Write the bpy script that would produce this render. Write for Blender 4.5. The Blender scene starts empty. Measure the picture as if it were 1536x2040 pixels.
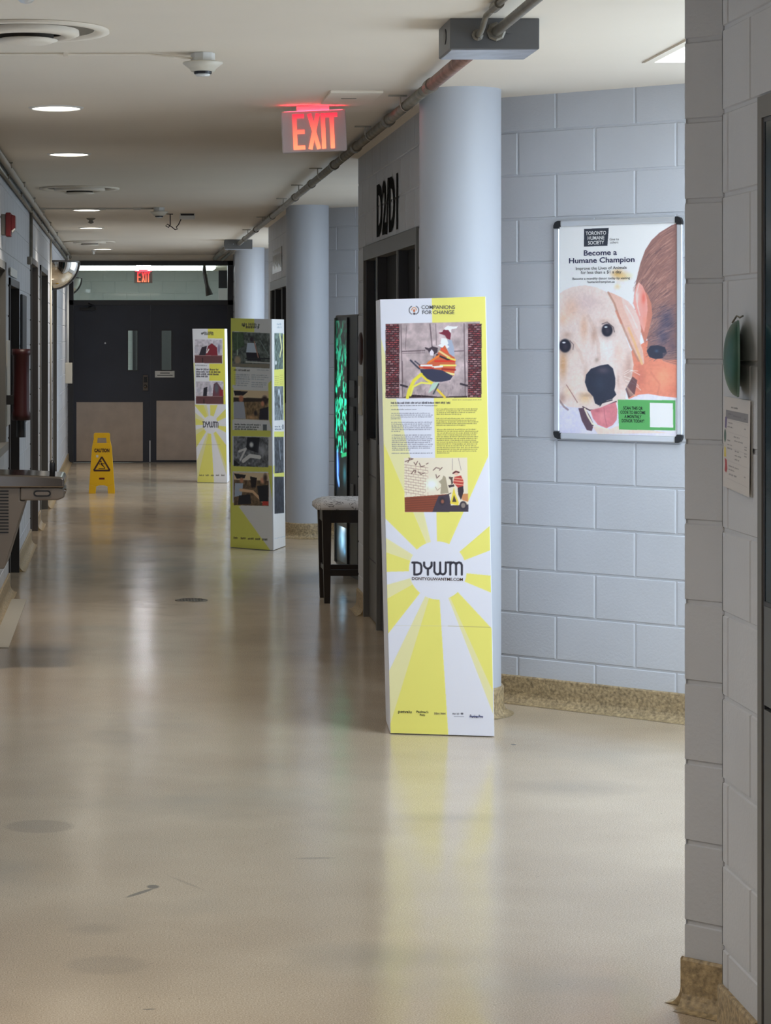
import bpy, bmesh, math, random
import numpy as np
from mathutils import Vector, Matrix

random.seed(7); np.random.seed(7)
SC = bpy.context.scene
COL = SC.collection
PI = math.pi

# ------------------------------------------------------------------ camera
CAM_H = 1.70
F_PX = 4700.0
cam_d = bpy.data.cameras.new('camera')
cam = bpy.data.objects.new('camera', cam_d); COL.objects.link(cam)
cam.location = (0, 0, CAM_H); cam.rotation_euler = (PI/2, 0, 0)
cam_d.sensor_fit = 'VERTICAL'; cam_d.sensor_height = 24.0
cam_d.lens = F_PX*24.0/2040.0
cam_d.shift_x = (768-250)/2040.0
cam_d.shift_y = -(1020-672)/2040.0
cam_d.clip_start = 0.05; cam_d.clip_end = 200
SC.camera = cam
SC.view_settings.view_transform = 'Standard'
SC.view_settings.look = 'None'
SC.view_settings.exposure = 0.1
SC.view_settings.gamma = 1.0
SC.view_settings.use_curve_mapping = False

# ------------------------------------------------------------------ world and light levels
W = bpy.data.worlds.new('world'); SC.world = W; W.use_nodes = True
W.node_tree.nodes['Background'].inputs[0].default_value = (0.75, 0.85, 1.0, 1)
W.node_tree.nodes['Background'].inputs[1].default_value = 0.3
L_PANEL = [9.5, 5.0, 9.0]     # alcove ceiling panels, near to far
L_WIN = [4.7, 2.8, 4.2]         # daylight windows of the alcoves, near to far
L_DOWN = 7.0                   # visible lens of the corridor downlights
P_DOWN = 105.0                  # beam of each corridor downlight (W)
P_NEAR_FILL = 115.0                  # beam of the added unseen downlights near the camera (W)
L_FILL = 1.5                   # added unseen warm fill panel above the camera
L_EXIT = 6.0
L_FAR = 5.0
SC.cycles.max_bounces = 8
SC.cycles.diffuse_bounces = 5
SC.cycles.glossy_bounces = 4
SC.cycles.transmission_bounces = 6
SC.cycles.caustics_reflective = False
SC.cycles.caustics_refractive = False
SC.cycles.sample_clamp_indirect = 14.0
try:
    SC.cycles.use_denoising = True
except Exception:
    pass

CEIL = 2.82

# ------------------------------------------------------------------ materials
def lin(c):
    c = c/255.0
    return c/12.92 if c <= 0.04045 else ((c+0.055)/1.055)**2.4
def rgb(r, g, b): return (lin(r), lin(g), lin(b), 1.0)

def mat(name, color, rough=0.5, metal=0.0, spec=0.5, coat=0.0, bump=None, noise=None, emit=None):
    m = bpy.data.materials.new(name); m.use_nodes = True
    nt = m.node_tree; b = nt.nodes['Principled BSDF']
    b.inputs['Base Color'].default_value = color
    b.inputs['Roughness'].default_value = rough
    b.inputs['Metallic'].default_value = metal
    b.inputs['Specular IOR Level'].default_value = spec
    b.inputs['Coat Weight'].default_value = coat
    tc = nt.nodes.new('ShaderNodeTexCoord')
    if noise:                                    # (scale, amount): gentle mottling of the own colour
        n = nt.nodes.new('ShaderNodeTexNoise'); n.inputs['Scale'].default_value = noise[0]; n.inputs['Detail'].default_value = 4
        nt.links.new(tc.outputs['Object'], n.inputs['Vector'])
        r = nt.nodes.new('ShaderNodeValToRGB')
        a = noise[1]
        r.color_ramp.elements[0].position = 0.3; r.color_ramp.elements[1].position = 0.7
        r.color_ramp.elements[0].color = tuple(max(0, c*(1-a)) for c in color[:3])+(1,)
        r.color_ramp.elements[1].color = tuple(min(1, c*(1+a)) for c in color[:3])+(1,)
        nt.links.new(n.outputs['Fac'], r.inputs['Fac']); nt.links.new(r.outputs['Color'], b.inputs['Base Color'])
    if bump:                                     # (scale, strength)
        n = nt.nodes.new('ShaderNodeTexNoise'); n.inputs['Scale'].default_value = bump[0]; n.inputs['Detail'].default_value = 5
        nt.links.new(tc.outputs['Object'], n.inputs['Vector'])
        bp = nt.nodes.new('ShaderNodeBump'); bp.inputs['Strength'].default_value = bump[1]; bp.inputs['Distance'].default_value = 0.004
        nt.links.new(n.outputs['Fac'], bp.inputs['Height']); nt.links.new(bp.outputs['Normal'], b.inputs['Normal'])
    if emit:
        b.inputs['Emission Color'].default_value = emit[0]; b.inputs['Emission Strength'].default_value = emit[1]
    return m

M = {}
M['block'] = mat('painted_block', (0.545, 0.565, 0.605, 1), 0.55, bump=(90, 0.25), noise=(3, 0.03))
M['column'] = mat('painted_column', (0.50, 0.53, 0.585, 1), 0.5, bump=(14, 0.06), noise=(2, 0.02))
M['ceil'] = mat('ceiling_paint', (0.80, 0.725, 0.615, 1), 0.8, bump=(5, 0.12), noise=(1.5, 0.02))
M['cove'] = mat('cove_terrazzo', (0.36, 0.27, 0.15, 1), 0.45, noise=(70, 0.45), bump=(90, 0.8))
M['frame'] = mat('dark_frame_paint', (0.035, 0.035, 0.04, 1), 0.4)
M['framegrey'] = mat('grey_frame_paint', (0.15, 0.148, 0.142, 1), 0.45)
M['doorpaint'] = mat('charcoal_door_paint', (0.030, 0.033, 0.048, 1), 0.42, noise=(2, 0.12))
M['kick'] = mat('brushed_kick_plate', (0.50, 0.42, 0.36, 1), 0.30, metal=0.9, noise=(5, 0.1))
M['steel'] = mat('stainless_steel', (0.28, 0.245, 0.22, 1), 0.12, metal=1.0)
M['steelmatt'] = mat('taupe_metal_panel', (0.20, 0.165, 0.135, 1), 0.45, metal=0.3)
M['alu'] = mat('satin_aluminium', (0.72, 0.74, 0.77, 1), 0.35, metal=0.6)
M['chrome'] = mat('mirror_dome', (0.85, 0.82, 0.76, 1), 0.05, metal=1.0)
M['black'] = mat('black_plastic', (0.012, 0.012, 0.014, 1), 0.4)
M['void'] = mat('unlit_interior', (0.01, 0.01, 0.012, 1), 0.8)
M['white'] = mat('white_plastic', (0.72, 0.72, 0.70, 1), 0.45)
M['card'] = mat('white_card', (0.80, 0.81, 0.86, 1), 0.55)
M['wood'] = mat('espresso_wood', (0.018, 0.011, 0.009, 1), 0.35, noise=(8, 0.3))
M['conduit'] = mat('galvanised_conduit', (0.24, 0.22, 0.185, 1), 0.45, metal=0.7, noise=(12, 0.25))
M['conduitred'] = mat('conduit_red_oxide', (0.26, 0.15, 0.12, 1), 0.5, metal=0.2, noise=(20, 0.35))
M['paintedpipe'] = mat('painted_conduit', (0.46, 0.43, 0.37, 1), 0.5)
M['greybox'] = mat('grey_enclosure', (0.13, 0.132, 0.135, 1), 0.45, metal=0.2, bump=(60, 0.05))
M['galv'] = mat('galvanised_plate', (0.50, 0.52, 0.58, 1), 0.35, metal=0.8, noise=(15, 0.15))
M['red'] = mat('dark_red_plastic', (0.035, 0.003, 0.004, 1), 0.45)
M['firered'] = mat('fire_alarm_red', (0.13, 0.008, 0.012, 1), 0.4)
M['yellow'] = mat('safety_yellow', (0.85, 0.50, 0.005, 1), 0.4)
M['greensheet'] = mat('green_plastic', (0.014, 0.085, 0.06, 1), 0.4, noise=(9, 0.2))
M['greenrim'] = mat('pale_green_rim', (0.12, 0.24, 0.2, 1), 0.45)
M['ink'] = mat('dark_ink', (0.015, 0.015, 0.025, 1), 0.6)
M['inkgrey'] = mat('grey_ink', (0.10, 0.10, 0.11, 1), 0.6)
M['inkwhite'] = mat('white_ink', (0.8, 0.8, 0.8, 1), 0.6)
M['brownink'] = mat('brown_print', (0.06, 0.02, 0.01, 1), 0.6)
M['navy'] = mat('navy_ink', (0.03, 0.03, 0.09, 1), 0.6)
M['teal'] = mat('dark_teal_glazing', (0.012, 0.038, 0.055, 1), 0.12, spec=0.6)
M['slate'] = mat('slate_door_panel', (0.10, 0.105, 0.11, 1), 0.4)
M['panelgrey'] = mat('brushed_grey_panel', (0.17, 0.165, 0.155, 1), 0.35, metal=0.5, noise=(4, 0.1))

def emission(name, color, strength):
    m = bpy.data.materials.new(name); m.use_nodes = True
    nt = m.node_tree; nt.nodes.clear()
    e = nt.nodes.new('ShaderNodeEmission'); o = nt.nodes.new('ShaderNodeOutputMaterial')
    e.inputs[0].default_value = color; e.inputs[1].default_value = strength
    nt.links.new(e.outputs[0], o.inputs[0]); return m

def print_mat(name, rough=0.5, glow=0.0, coat=0.0):
    m = bpy.data.materials.new(name); m.use_nodes = True
    nt = m.node_tree; b = nt.nodes['Principled BSDF']
    a = nt.nodes.new('ShaderNodeAttribute'); a.attribute_name = 'Col'
    nt.links.new(a.outputs['Color'], b.inputs['Base Color'])
    b.inputs['Roughness'].default_value = rough; b.inputs['Coat Weight'].default_value = coat
    if glow:
        nt.links.new(a.outputs['Color'], b.inputs['Emission Color']); b.inputs['Emission Strength'].default_value = glow
    return m
M['print'] = print_mat('printed_card', 0.5)
M['poster'] = print_mat('printed_poster', 0.35)
M['screen'] = print_mat('backlit_print', 0.3, glow=1.5)

def glass_mat():
    m = bpy.data.materials.new('clear_glass'); m.use_nodes = True
    nt = m.node_tree; nt.nodes.clear()
    t = nt.nodes.new('ShaderNodeBsdfTransparent'); t.inputs[0].default_value = (0.88, 0.92, 0.92, 1)
    g = nt.nodes.new('ShaderNodeBsdfGlossy'); g.inputs['Roughness'].default_value = 0.02
    f = nt.nodes.new('ShaderNodeFresnel'); f.inputs[0].default_value = 1.45
    x = nt.nodes.new('ShaderNodeMixShader'); o = nt.nodes.new('ShaderNodeOutputMaterial')
    nt.links.new(f.outputs[0], x.inputs[0]); nt.links.new(t.outputs[0], x.inputs[1]); nt.links.new(g.outputs[0], x.inputs[2])
    nt.links.new(x.outputs[0], o.inputs[0]); return m
M['glass'] = glass_mat()

def floor_mat():
    m = bpy.data.materials.new('epoxy_terrazzo_floor'); m.use_nodes = True
    nt = m.node_tree; N = nt.nodes; Lk = nt.links.new
    b = N['Principled BSDF']; tc = N.new('ShaderNodeTexCoord')
    def noise(scale, detail=3, vec=None):
        n = N.new('ShaderNodeTexNoise'); n.inputs['Scale'].default_value = scale; n.inputs['Detail'].default_value = detail
        Lk(vec or tc.outputs['Object'], n.inputs['Vector']); return n.outputs['Fac']
    def ramp(fac, p0, c0, p1, c1):
        r = N.new('ShaderNodeValToRGB'); e = r.color_ramp.elements
        e[0].position = p0; e[0].color = c0; e[1].position = p1; e[1].color = c1
        Lk(fac, r.inputs['Fac']); return r.outputs['Color']
    def mix(fac, a, bb):
        x = N.new('ShaderNodeMix'); x.data_type = 'RGBA'
        if hasattr(fac, 'default_value') or hasattr(fac, 'links'): Lk(fac, x.inputs[0])
        else: x.inputs[0].default_value = fac
        for s, v in ((x.inputs[6], a), (x.inputs[7], bb)):
            if isinstance(v, tuple): s.default_value = v
            else: Lk(v, s)
        return x.outputs[2]
    base = ramp(noise(1.3, 3), 0.35, (0.465, 0.375, 0.28, 1), 0.7, (0.55, 0.455, 0.345, 1))
    fine = ramp(noise(230, 3), 0.38, (0.76, 0.75, 0.72, 1), 0.62, (1.17, 1.17, 1.16, 1))
    mm = N.new('ShaderNodeMix'); mm.data_type = 'RGBA'; mm.blend_type = 'MULTIPLY'; mm.inputs[0].default_value = 1
    Lk(base, mm.inputs[6]); Lk(fine, mm.inputs[7]); c = mm.outputs[2]
    dots = ramp(noise(75, 2), 0.23, (1, 1, 1, 1), 0.27, (0, 0, 0, 1))
    c = mix(dots, c, (0.20, 0.16, 0.12, 1))
    patch = ramp(noise(0.9, 4), 0.56, (0, 0, 0, 1), 0.72, (0.35, 0.35, 0.35, 1))
    c = mix(patch, c, (0.30, 0.29, 0.25, 1))
    # stains and scuffs: (x, y, rx, ry, angle, softness, strength)
    st = [(-0.30, 8.20, .132, .12, 0, .2, .26), (-0.05, 6.39, .125, .11, 0, .3, .18), (-0.09, 6.78, .10, .09, 0, .7, .24),
          (0.045, 7.22, .085, .012, .95, .3, .75), (0.085, 7.30, .022, .03, 0, .3, .8), (0.19, 7.35, .01, .13, .5, .6, .25),
          (-0.05, 10.05, .16, .35, 0.2, .6, .22), (-0.45, 12.9, .3, .35, 0.2, .7, .35), (1.62, 9.85, .012, .018, 0, .2, .9),
          (0.75, 6.5, .35, .18, .1, .8, .2), (1.15, 8.35, .3, .12, 0, .9, .22), (1.7, 8.9, .3, .2, 0, .8, .25), (0.06, 5.97, .02, .004, 0.1, .3, .9),
          (0.62, 7.7, .08, .02, .1, .5, .3)]
    tot = None
    for (x, y, rx, ry, an, soft, k) in st:
        mp = N.new('ShaderNodeMapping'); mp.vector_type = 'TEXTURE'
        mp.inputs['Location'].default_value = (x, y, 0); mp.inputs['Rotation'].default_value = (0, 0, an); mp.inputs['Scale'].default_value = (rx, ry, 1)
        Lk(tc.outputs['Object'], mp.inputs['Vector'])
        ln = N.new('ShaderNodeVectorMath'); ln.operation = 'LENGTH'; Lk(mp.outputs[0], ln.inputs[0])
        r = N.new('ShaderNodeMapRange'); r.inputs['From Min'].default_value = 1.0; r.inputs['From Max'].default_value = 1.0-soft
        r.inputs['To Min'].default_value = 0; r.inputs['To Max'].default_value = k
        Lk(ln.outputs['Value'], r.inputs['Value'])
        if tot is None: tot = r.outputs[0]
        else:
            a = N.new('ShaderNodeMath'); a.operation = 'MAXIMUM'; Lk(tot, a.inputs[0]); Lk(r.outputs[0], a.inputs[1]); tot = a.outputs[0]
    c = mix(tot, c, (0.14, 0.135, 0.125, 1))
    Lk(c, b.inputs['Base Color'])
    rr = N.new('ShaderNodeMapRange'); rr.inputs['To Min'].default_value = 0.12; rr.inputs['To Max'].default_value = 0.22
    Lk(noise(2.2, 4), rr.inputs['Value']); Lk(rr.outputs[0], b.inputs['Roughness'])
    b.inputs['Specular IOR Level'].default_value = 0.45
    mp = N.new('ShaderNodeMapping'); mp.inputs['Scale'].default_value = (1.0, 0.6, 1); Lk(tc.outputs['Object'], mp.inputs['Vector'])
    bp = N.new('ShaderNodeBump'); bp.inputs['Strength'].default_value = 0.6; bp.inputs['Distance'].default_value = 0.004
    Lk(noise(5.5, 2, mp.outputs[0]), bp.inputs['Height']); Lk(bp.outputs['Normal'], b.inputs['Normal'])
    return m
M['floor'] = floor_mat()

# ------------------------------------------------------------------ mesh helpers
class MB:
    def __init__(s): s.v = []; s.f = []; s.mi = []
    def add(s, vs, fs, m=0):
        o = len(s.v); s.v += [tuple(v) for v in vs]; s.f += [tuple(i+o for i in f) for f in fs]; s.mi += [m]*len(fs); return s
    def box(s, a, b, m=0, M4=None):
        x0, y0, z0 = a; x1, y1, z1 = b
        vs = [(x0,y0,z0),(x1,y0,z0),(x1,y1,z0),(x0,y1,z0),(x0,y0,z1),(x1,y0,z1),(x1,y1,z1),(x0,y1,z1)]
        if M4 is not None: vs = [M4 @ Vector(v) for v in vs]
        return s.add(vs, [(0,3,2,1),(4,5,6,7),(0,1,5,4),(1,2,6,5),(2,3,7,6),(3,0,4,7)], m)
    def prism(s, pts, d, m=0):
        """pts: planar 3-D loop, d: extrusion vector"""
        n = len(pts); d = Vector(d); P = [Vector(p) for p in pts]
        vs = P+[p+d for p in P]
        return s.add(vs, [tuple(range(n))[::-1], tuple(range(n, 2*n))]+[(i, (i+1) % n, n+(i+1) % n, n+i) for i in range(n)], m)
    def lathe(s, prof, c=(0,0,0), ax=(0,0,1), n=32, m=0, a0=0.0, a1=2*PI):
        """prof: (radius, distance along axis)"""
        ax = Vector(ax).normalized(); u = ax.orthogonal().normalized(); w = ax.cross(u); c = Vector(c)
        full = abs(a1-a0-2*PI) < 1e-6; k = n if full else n+1
        vs = []
        for r, h in prof:
            for i in range(k):
                a = a0+(a1-a0)*i/n; vs.append(c+ax*h+(u*math.cos(a)+w*math.sin(a))*r)
        fs = []
        for j in range(len(prof)-1):
            for i in range(n if full else n):
                i2 = (i+1) % k; fs.append((j*k+i, j*k+i2, (j+1)*k+i2, (j+1)*k+i))
        return s.add(vs, fs, m)
    def tube(s, pts, r, n=10, m=0, caps=True):
        P = [Vector(p) for p in pts]; vs = []; prev = None
        for i, p in enumerate(P):
            t = (P[min(i+1, len(P)-1)]-P[max(i-1, 0)]).normalized()
            if prev is None: u = t.orthogonal().normalized()
            else: u = (prev-t*prev.dot(t)).normalized()
            prev = u; w = t.cross(u)
            rr = r[i] if isinstance(r, (list, tuple)) else r
            for k in range(n):
                a = 2*PI*k/n; vs.append(p+(u*math.cos(a)+w*math.sin(a))*rr)
        fs = [(i*n+k, i*n+(k+1) % n, (i+1)*n+(k+1) % n, (i+1)*n+k) for i in range(len(P)-1) for k in range(n)]
        if caps: fs += [tuple(range(n))[::-1], tuple(range((len(P)-1)*n, len(P)*n))]
        return s.add(vs, fs, m)
    def build(s, name, mats, parent=None, bevel=0.0, smooth=False, seg=2, autos=False):
        me = bpy.data.meshes.new(name); me.from_pydata(s.v, [], s.f); me.update()
        if not isinstance(mats, (list, tuple)): mats = [mats]
        for m in mats: me.materials.append(m)
        me.polygons.foreach_set('material_index', s.mi)
        bm = bmesh.new(); bm.from_mesh(me); bmesh.ops.recalc_face_normals(bm, faces=bm.faces); bm.to_mesh(me); bm.free()
        if smooth or autos: me.polygons.foreach_set('use_smooth', [True]*len(me.polygons))
        if autos:
            me.set_sharp_from_angle(angle=math.radians(35))
        o = bpy.data.objects.new(name, me); COL.objects.link(o)
        if parent is not None: 
            o.parent = parent
        if bevel:
            md = o.modifiers.new('bevel', 'BEVEL'); md.width = bevel; md.segments = seg; md.limit_method = 'ANGLE'; md.angle_limit = math.radians(40)
        return o

def tag(o, label, cat, group=None):
    o['label'] = label; o['category'] = cat
    if group: o['group'] = group
    return o
def thing(name, label, cat, loc=(0,0,0), rot=(0,0,0), group=None):
    o = bpy.data.objects.new(name, None); COL.objects.link(o); o.location = loc; o.rotation_euler = rot
    o.empty_display_size = 0.1
    return tag(o, label, cat, group)
def struct(o): o['kind'] = 'structure'; return o
def copy_tree(o, loc, label=None, parent=None):
    c = o.copy(); COL.objects.link(c); c.parent = parent
    for ch in [x for x in bpy.data.objects if x.parent == o]: copy_tree(ch, None, None, c)
    if loc is not None: c.location = loc
    if label: c['label'] = label
    return c
def X_at(px, y): return (px-250)/F_PX*y
def Z_at(py, y): return CAM_H-(py-672)/F_PX*y

def text(name, body, o, u, n, w, h, m, parent=None, bold=0.0, depth=0.0006):
    """lettering fitted into a w x h box centred at o; u: reading direction, n: outward normal"""
    cu = bpy.data.curves.new('lettering', 'FONT'); cu.body = body; cu.resolution_u = 3
    cu.align_x = 'CENTER'; cu.offset = bold; cu.space_line = 0.95
    t = bpy.data.objects.new('lettering', cu)
    me = bpy.data.meshes.new_from_object(t)
    bpy.data.objects.remove(t); bpy.data.curves.remove(cu)
    co = np.empty(len(me.vertices)*3); me.vertices.foreach_get('co', co); co = co.reshape(-1, 3)
    mn = co.min(0); mx = co.max(0); c = (mn+mx)/2; s = np.array([w/(mx[0]-mn[0]), h/(mx[1]-mn[1])])
    u = Vector(u).normalized(); n = Vector(n).normalized(); v = n.cross(u).normalized()
    if v.z < 0: v = -v
    q = (co[:, :2]-c[:2])*s
    o = np.array(o); P = o+q[:, :1]*np.array(u)+q[:, 1:2]*np.array(v)+np.array(n)*depth
    me.vertices.foreach_set('co', P.reshape(-1)); me.update(); me.materials.clear(); me.materials.append(m)
    ob = bpy.data.objects.new(name, me); COL.objects.link(ob)
    if parent is not None: ob.parent = parent
    return ob

# ------------------------------------------------------------------ block walls
CH = 0.2032; BL = 0.4064; Z_OFF = 0.0135
def block_run(mb, p0, p1, z0=0.10, z1=CEIL, phase=0.0, holes=(), j=0.0045, d=0.0045):
    """blocks on the vertical face from p0 to p1; the visible side is on the right of the direction of travel"""
    p0 = Vector((p0[0], p0[1], 0)); p1 = Vector((p1[0], p1[1], 0)); L = (p1-p0).length; u = (p1-p0)/L
    n = Vector((u.y, -u.x, 0))
    def pt(t, z, dep=0.0): return p0+u*t+n*dep+Vector((0, 0, z))
    k = 0
    while True:
        za = max(z0, k*CH+Z_OFF); zb = min(z1, (k+1)*CH+Z_OFF)
        if k*CH+Z_OFF >= z1: break
        if zb-za > 0.004:
            ph = phase+(BL/2 if k % 2 == 0 else 0.0)
            t = ph-math.ceil(ph/BL)*BL
            zs = [za, zb]+[z for h in holes for z in (h[2], h[3]) if za+0.003 < z < zb-0.003]
            zs = sorted(zs)
            for a, b in zip(zs[:-1], zs[1:]):
                tt = t
                while tt < L:
                    ta, tb = max(tt, 0), min(tt+BL, L); tt += BL
                    segs = [(ta, tb)]
                    for h in holes:
                        if h[2] < b-0.002 and h[3] > a+0.002:
                            ns = []
                            for (s0, s1) in segs:
                                if h[1] <= s0 or h[0] >= s1: ns.append((s0, s1)); continue
                                if h[0] > s0: ns.append((s0, h[0]))
                                if h[1] < s1: ns.append((h[1], s1))
                            segs = ns
                    for s0, s1 in segs:
                        if s1-s0 < 0.012: continue
                        e = min(0.003, (s1-s0)/6)
                        jl = j if (s0 > 1e-6) else 0.0; jr = j if (s1 < L-1e-6) else 0.0
                        jb = j if a == za and a > z0 else 0.0; jt = j if b == zb and b < z1 else 0.0
                        o_ = [pt(s0, a, -d), pt(s1, a, -d), pt(s1, b, -d), pt(s0, b, -d)]
                        i_ = [pt(s0+jl, a+jb, -d), pt(s1-jr, a+jb, -d), pt(s1-jr, b-jt, -d), pt(s0+jl, b-jt, -d)]
                        f_ = [pt(s0+jl+(e if jl else 0), a+jb+(e if jb else 0)), pt(s1-jr-(e if jr else 0), a+jb+(e if jb else 0)),
                              pt(s1-jr-(e if jr else 0), b-jt-(e if jt else 0)), pt(s0+jl+(e if jl else 0), b-jt-(e if jt else 0))]
                        vs = o_+i_+f_
                        fs = [(8, 9, 10, 11)]
                        for q in range(4):
                            r = (q+1) % 4
                            fs += [(q, r, 4+r, 4+q), (4+q, 4+r, 8+r, 8+q)]
                        mb.add(vs, fs)
        k += 1

def cove_run(mb, p0, p1, gaps=(), proud=0.012, h=0.128):
    p0 = Vector((p0[0], p0[1], 0)); p1 = Vector((p1[0], p1[1], 0)); L = (p1-p0).length; u = (p1-p0)/L
    n = Vector((u.y, -u.x, 0)); segs = [(0, L)]
    for g in gaps:
        ns = []
        for s0, s1 in segs:
            if g[1] <= s0 or g[0] >= s1: ns.append((s0, s1)); continue
            if g[0] > s0: ns.append((s0, g[0]))
            if g[1] < s1: ns.append((g[1], s1))
        segs = ns
    prof = [(-0.01, h), (proud-0.004, h), (proud, h-0.006), (proud, 0.05)]
    for k in range(1, 7):
        a = k/6*PI/2; prof.append((proud+0.045*(1-math.cos(a)), 0.05-0.049*math.sin(a)))
    prof.append((-0.01, 0.001))
    for s0, s1 in segs:
        vs = [p0+u*t+n*a+Vector((0, 0, z)) for t in (s0, s1) for a, z in prof]; k = len(prof)
        mb.add(vs, [(i, (i+1) % k, k+(i+1) % k, k+i) for i in range(k)]+[tuple(range(k))[::-1], tuple(range(k, 2*k))])

# ================================================================== SETTING
# floor
b = MB(); b.box((-1.6, -3.0, -0.12), (4.2, 44, 0.0)); fl = struct(b.build('floor', M['floor']))

# ceiling slab with openings for the three alcove light panels and the corridor downlights left solid
PANELS = [(2.14, 3.10, 6.9, 9.58), (2.14, 3.10, 16.3, 18.98), (2.14, 3.10, 25.7, 28.38)]
def ceiling():
    mb = MB(); xs = sorted({-1.6, 4.2}|{v for p in PANELS for v in p[:2]}); ys = sorted({-3.0, 44.0}|{v for p in PANELS for v in p[2:]})
    for i in range(len(xs)-1):
        for k in range(len(ys)-1):
            if any(p[0] <= xs[i] < p[1] and p[2] <= ys[k] < p[3] for p in PANELS): continue
            mb.box((xs[i], ys[k], CEIL), (xs[i+1], ys[k+1], CEIL+0.2))
    return mb.build('ceiling', M['ceil'])
struct(ceiling())

# left wall: openings (t measured from y=-3)
XL = -0.78
lh = [(y0+3, y1+3, z0, z1) for (y0, y1, z0, z1) in
      [(12.6, 15.15, 0.98, 2.18), (15.75, 17.1, 0.0, 2.10), (19.35, 20.75, 0.0, 2.36), (21.5, 23.4, 0.0, 2.36), (25.2, 26.4, 0.0, 2.36)]]
# travel direction so that the visible side (right of travel) faces +x: going +y
wb = MB(); block_run(wb, (XL, -3), (XL, 32.0), holes=lh, phase=0.1); struct(wb.build('wall_left', M['block']))
wb = MB(); cove_run(wb, (XL, -3), (XL, 32.0), gaps=[(h[0], h[1]) for h in lh if h[2] == 0]); struct(wb.build('baseboard_left', M['cove']))

# right walls: travel towards -y so the visible side faces -x
XR = 1.46
AX = 1.452
wb = MB(); cb = MB()
def run(pts, phases=None, holes=None, gaps=None):
    for i in range(len(pts)-1):
        h = (holes or {}).get(i, ()); block_run(wb, pts[i], pts[i+1], phase=(phases or {}).get(i, 0.0), holes=h)
        cove_run(cb, pts[i], pts[i+1], gaps=[(g[0], g[1]) for g in h if g[2] <= 0.01])
# far to near: each list is one stretch of masonry
Dh = (14.80-14.38, 14.80-11.75, 0.0, 2.25)
W1 = (1.46, 11.29); W1b = (3.30, 9.68)
tph = (0.294+0.394) % BL
run([(XR, 32.0), (XR, 30.09)], {})
run([(XR, 30.09), (3.3, 28.48), (3.3, 24.9), (XR, 24.10), (XR, 20.69)], {0: tph, 3: 0.05}, holes={1: [(.3, 3.3, .9, 2.6)], 3: [(24.10-23.6, 24.10-21.2, 0.0, 2.25)]})
run([(XR, 20.69), (3.3, 19.08), (3.3, 15.6), (XR, 14.80), (XR, 11.29)], {0: tph, 3: 0.05}, holes={1: [(.3, 3.2, .9, 2.6)], 3: [Dh]})
struct(wb.build('wall_right', M['block'])); struct(cb.build('baseboard_right', M['cove']))
wb = MB(); cb = MB()
run([W1, W1b, (3.3, 7.3), (1.47, 6.05), (1.42, 5.99), (1.55, 5.86)], {0: tph, 3: .1, 4: 0.15}, holes={1: [(.12, 2.28, .35, 2.7)]})
struct(wb.build('wall_alcove', M['block'])); struct(cb.build('baseboard_alcove', M['cove']))
wb = MB(); cb = MB()
run([(1.62, 5.74), (AX, 5.74), (AX, -3.0)], {0: 0.0, 1: 0.256}, holes={1: [(5.74-5.41, 5.74-4.35, 0.0, 2.25)]})
struct(wb.build('wall_near', M['block'])); struct(cb.build('baseboard_near', M['cove']))
# wall behind the camera
wb = MB(); block_run(wb, (2.2, -3.0), (-1.2, -3.0)); struct(wb.build('wall_behind', M['block']))

# far wall above/around the double doors, and the lobby beyond
b = MB(); b.box((XL-0.02, 32.0, 2.735), (XR+0.05, 32.15, CEIL)); struct(b.build('wall_back', M['ceil']))
wb = MB(); block_run(wb, (-1.2, 32.2), (-1.2, 40.0)); block_run(wb, (-1.2, 40.0), (1.9, 40.0)); block_run(wb, (1.9, 40.0), (1.9, 32.2))
M['blockgreen'] = mat('green_grey_block_paint', (0.58, 0.63, 0.63, 1), 0.5)
struct(wb.build('wall_lobby', M['blockgreen']))

# daylight windows in the outer wall of each alcove
def alcove_window(n, y0, y1, z0, z1, s):
    t = struct(bpy.data.objects.new('window_%d' % n, None)); COL.objects.link(t); t.location = (3.3, 0, 0)
    f = MB(); w = .05
    for a, c in (((0, y0, z0), (.08, y0+w, z1)), ((0, y1-w, z0), (.08, y1, z1)), ((0, y0, z0), (.08, y1, z0+w)), ((0, y0, z1-w), (.08, y1, z1)), ((.01, (y0+y1)/2-.02, z0), (.07, (y0+y1)/2+.02, z1))): f.box(a, c)
    f.build('window_frame', M['alu'], t)
    MB().box((.05, y0+w, z0+w), (.055, y1-w, z1-w)).build('daylit_pane', emission('daylight_pane', (0.72, 0.86, 1.0, 1), s), t)
alcove_window(2, 9.68-2.28, 9.68-.12, .35, 2.7, L_WIN[0])
alcove_window(3, 19.08-3.2, 19.08-.3, .9, 2.6, L_WIN[1])
alcove_window(4, 28.48-3.3, 28.48-.3, .9, 2.6, L_WIN[2])

# ------------------------------------------------------------------ round columns
def column(cx, cy, r, label):
    t = thing('round_column', label, 'column', (cx, cy, 0), group='round painted columns')
    MB().lathe([(r, 0.125), (r, CEIL)], n=64).build('shaft', M['column'], t, smooth=True)
    pr = [(r-0.01, 0.128), (r+0.008, 0.128), (r+0.012, 0.122), (r+0.012, 0.05)]
    for k in range(1, 7):
        a = k/6*PI/2; pr.append((r+0.012+0.045*(1-math.cos(a)), 0.05-0.049*math.sin(a)))
    MB().lathe(pr, n=64).build('cove_base', M['cove'], t, smooth=True)
column(1.518, 10.70, 0.184, 'nearest round blue grey column, behind the tall yellow display box')
column(1.550, 20.10, 0.182, 'middle round blue grey column, beside the shaded display box')
column(1.552, 29.50, 0.186, 'farthest round pale column, showing above the shaded display box')

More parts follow.
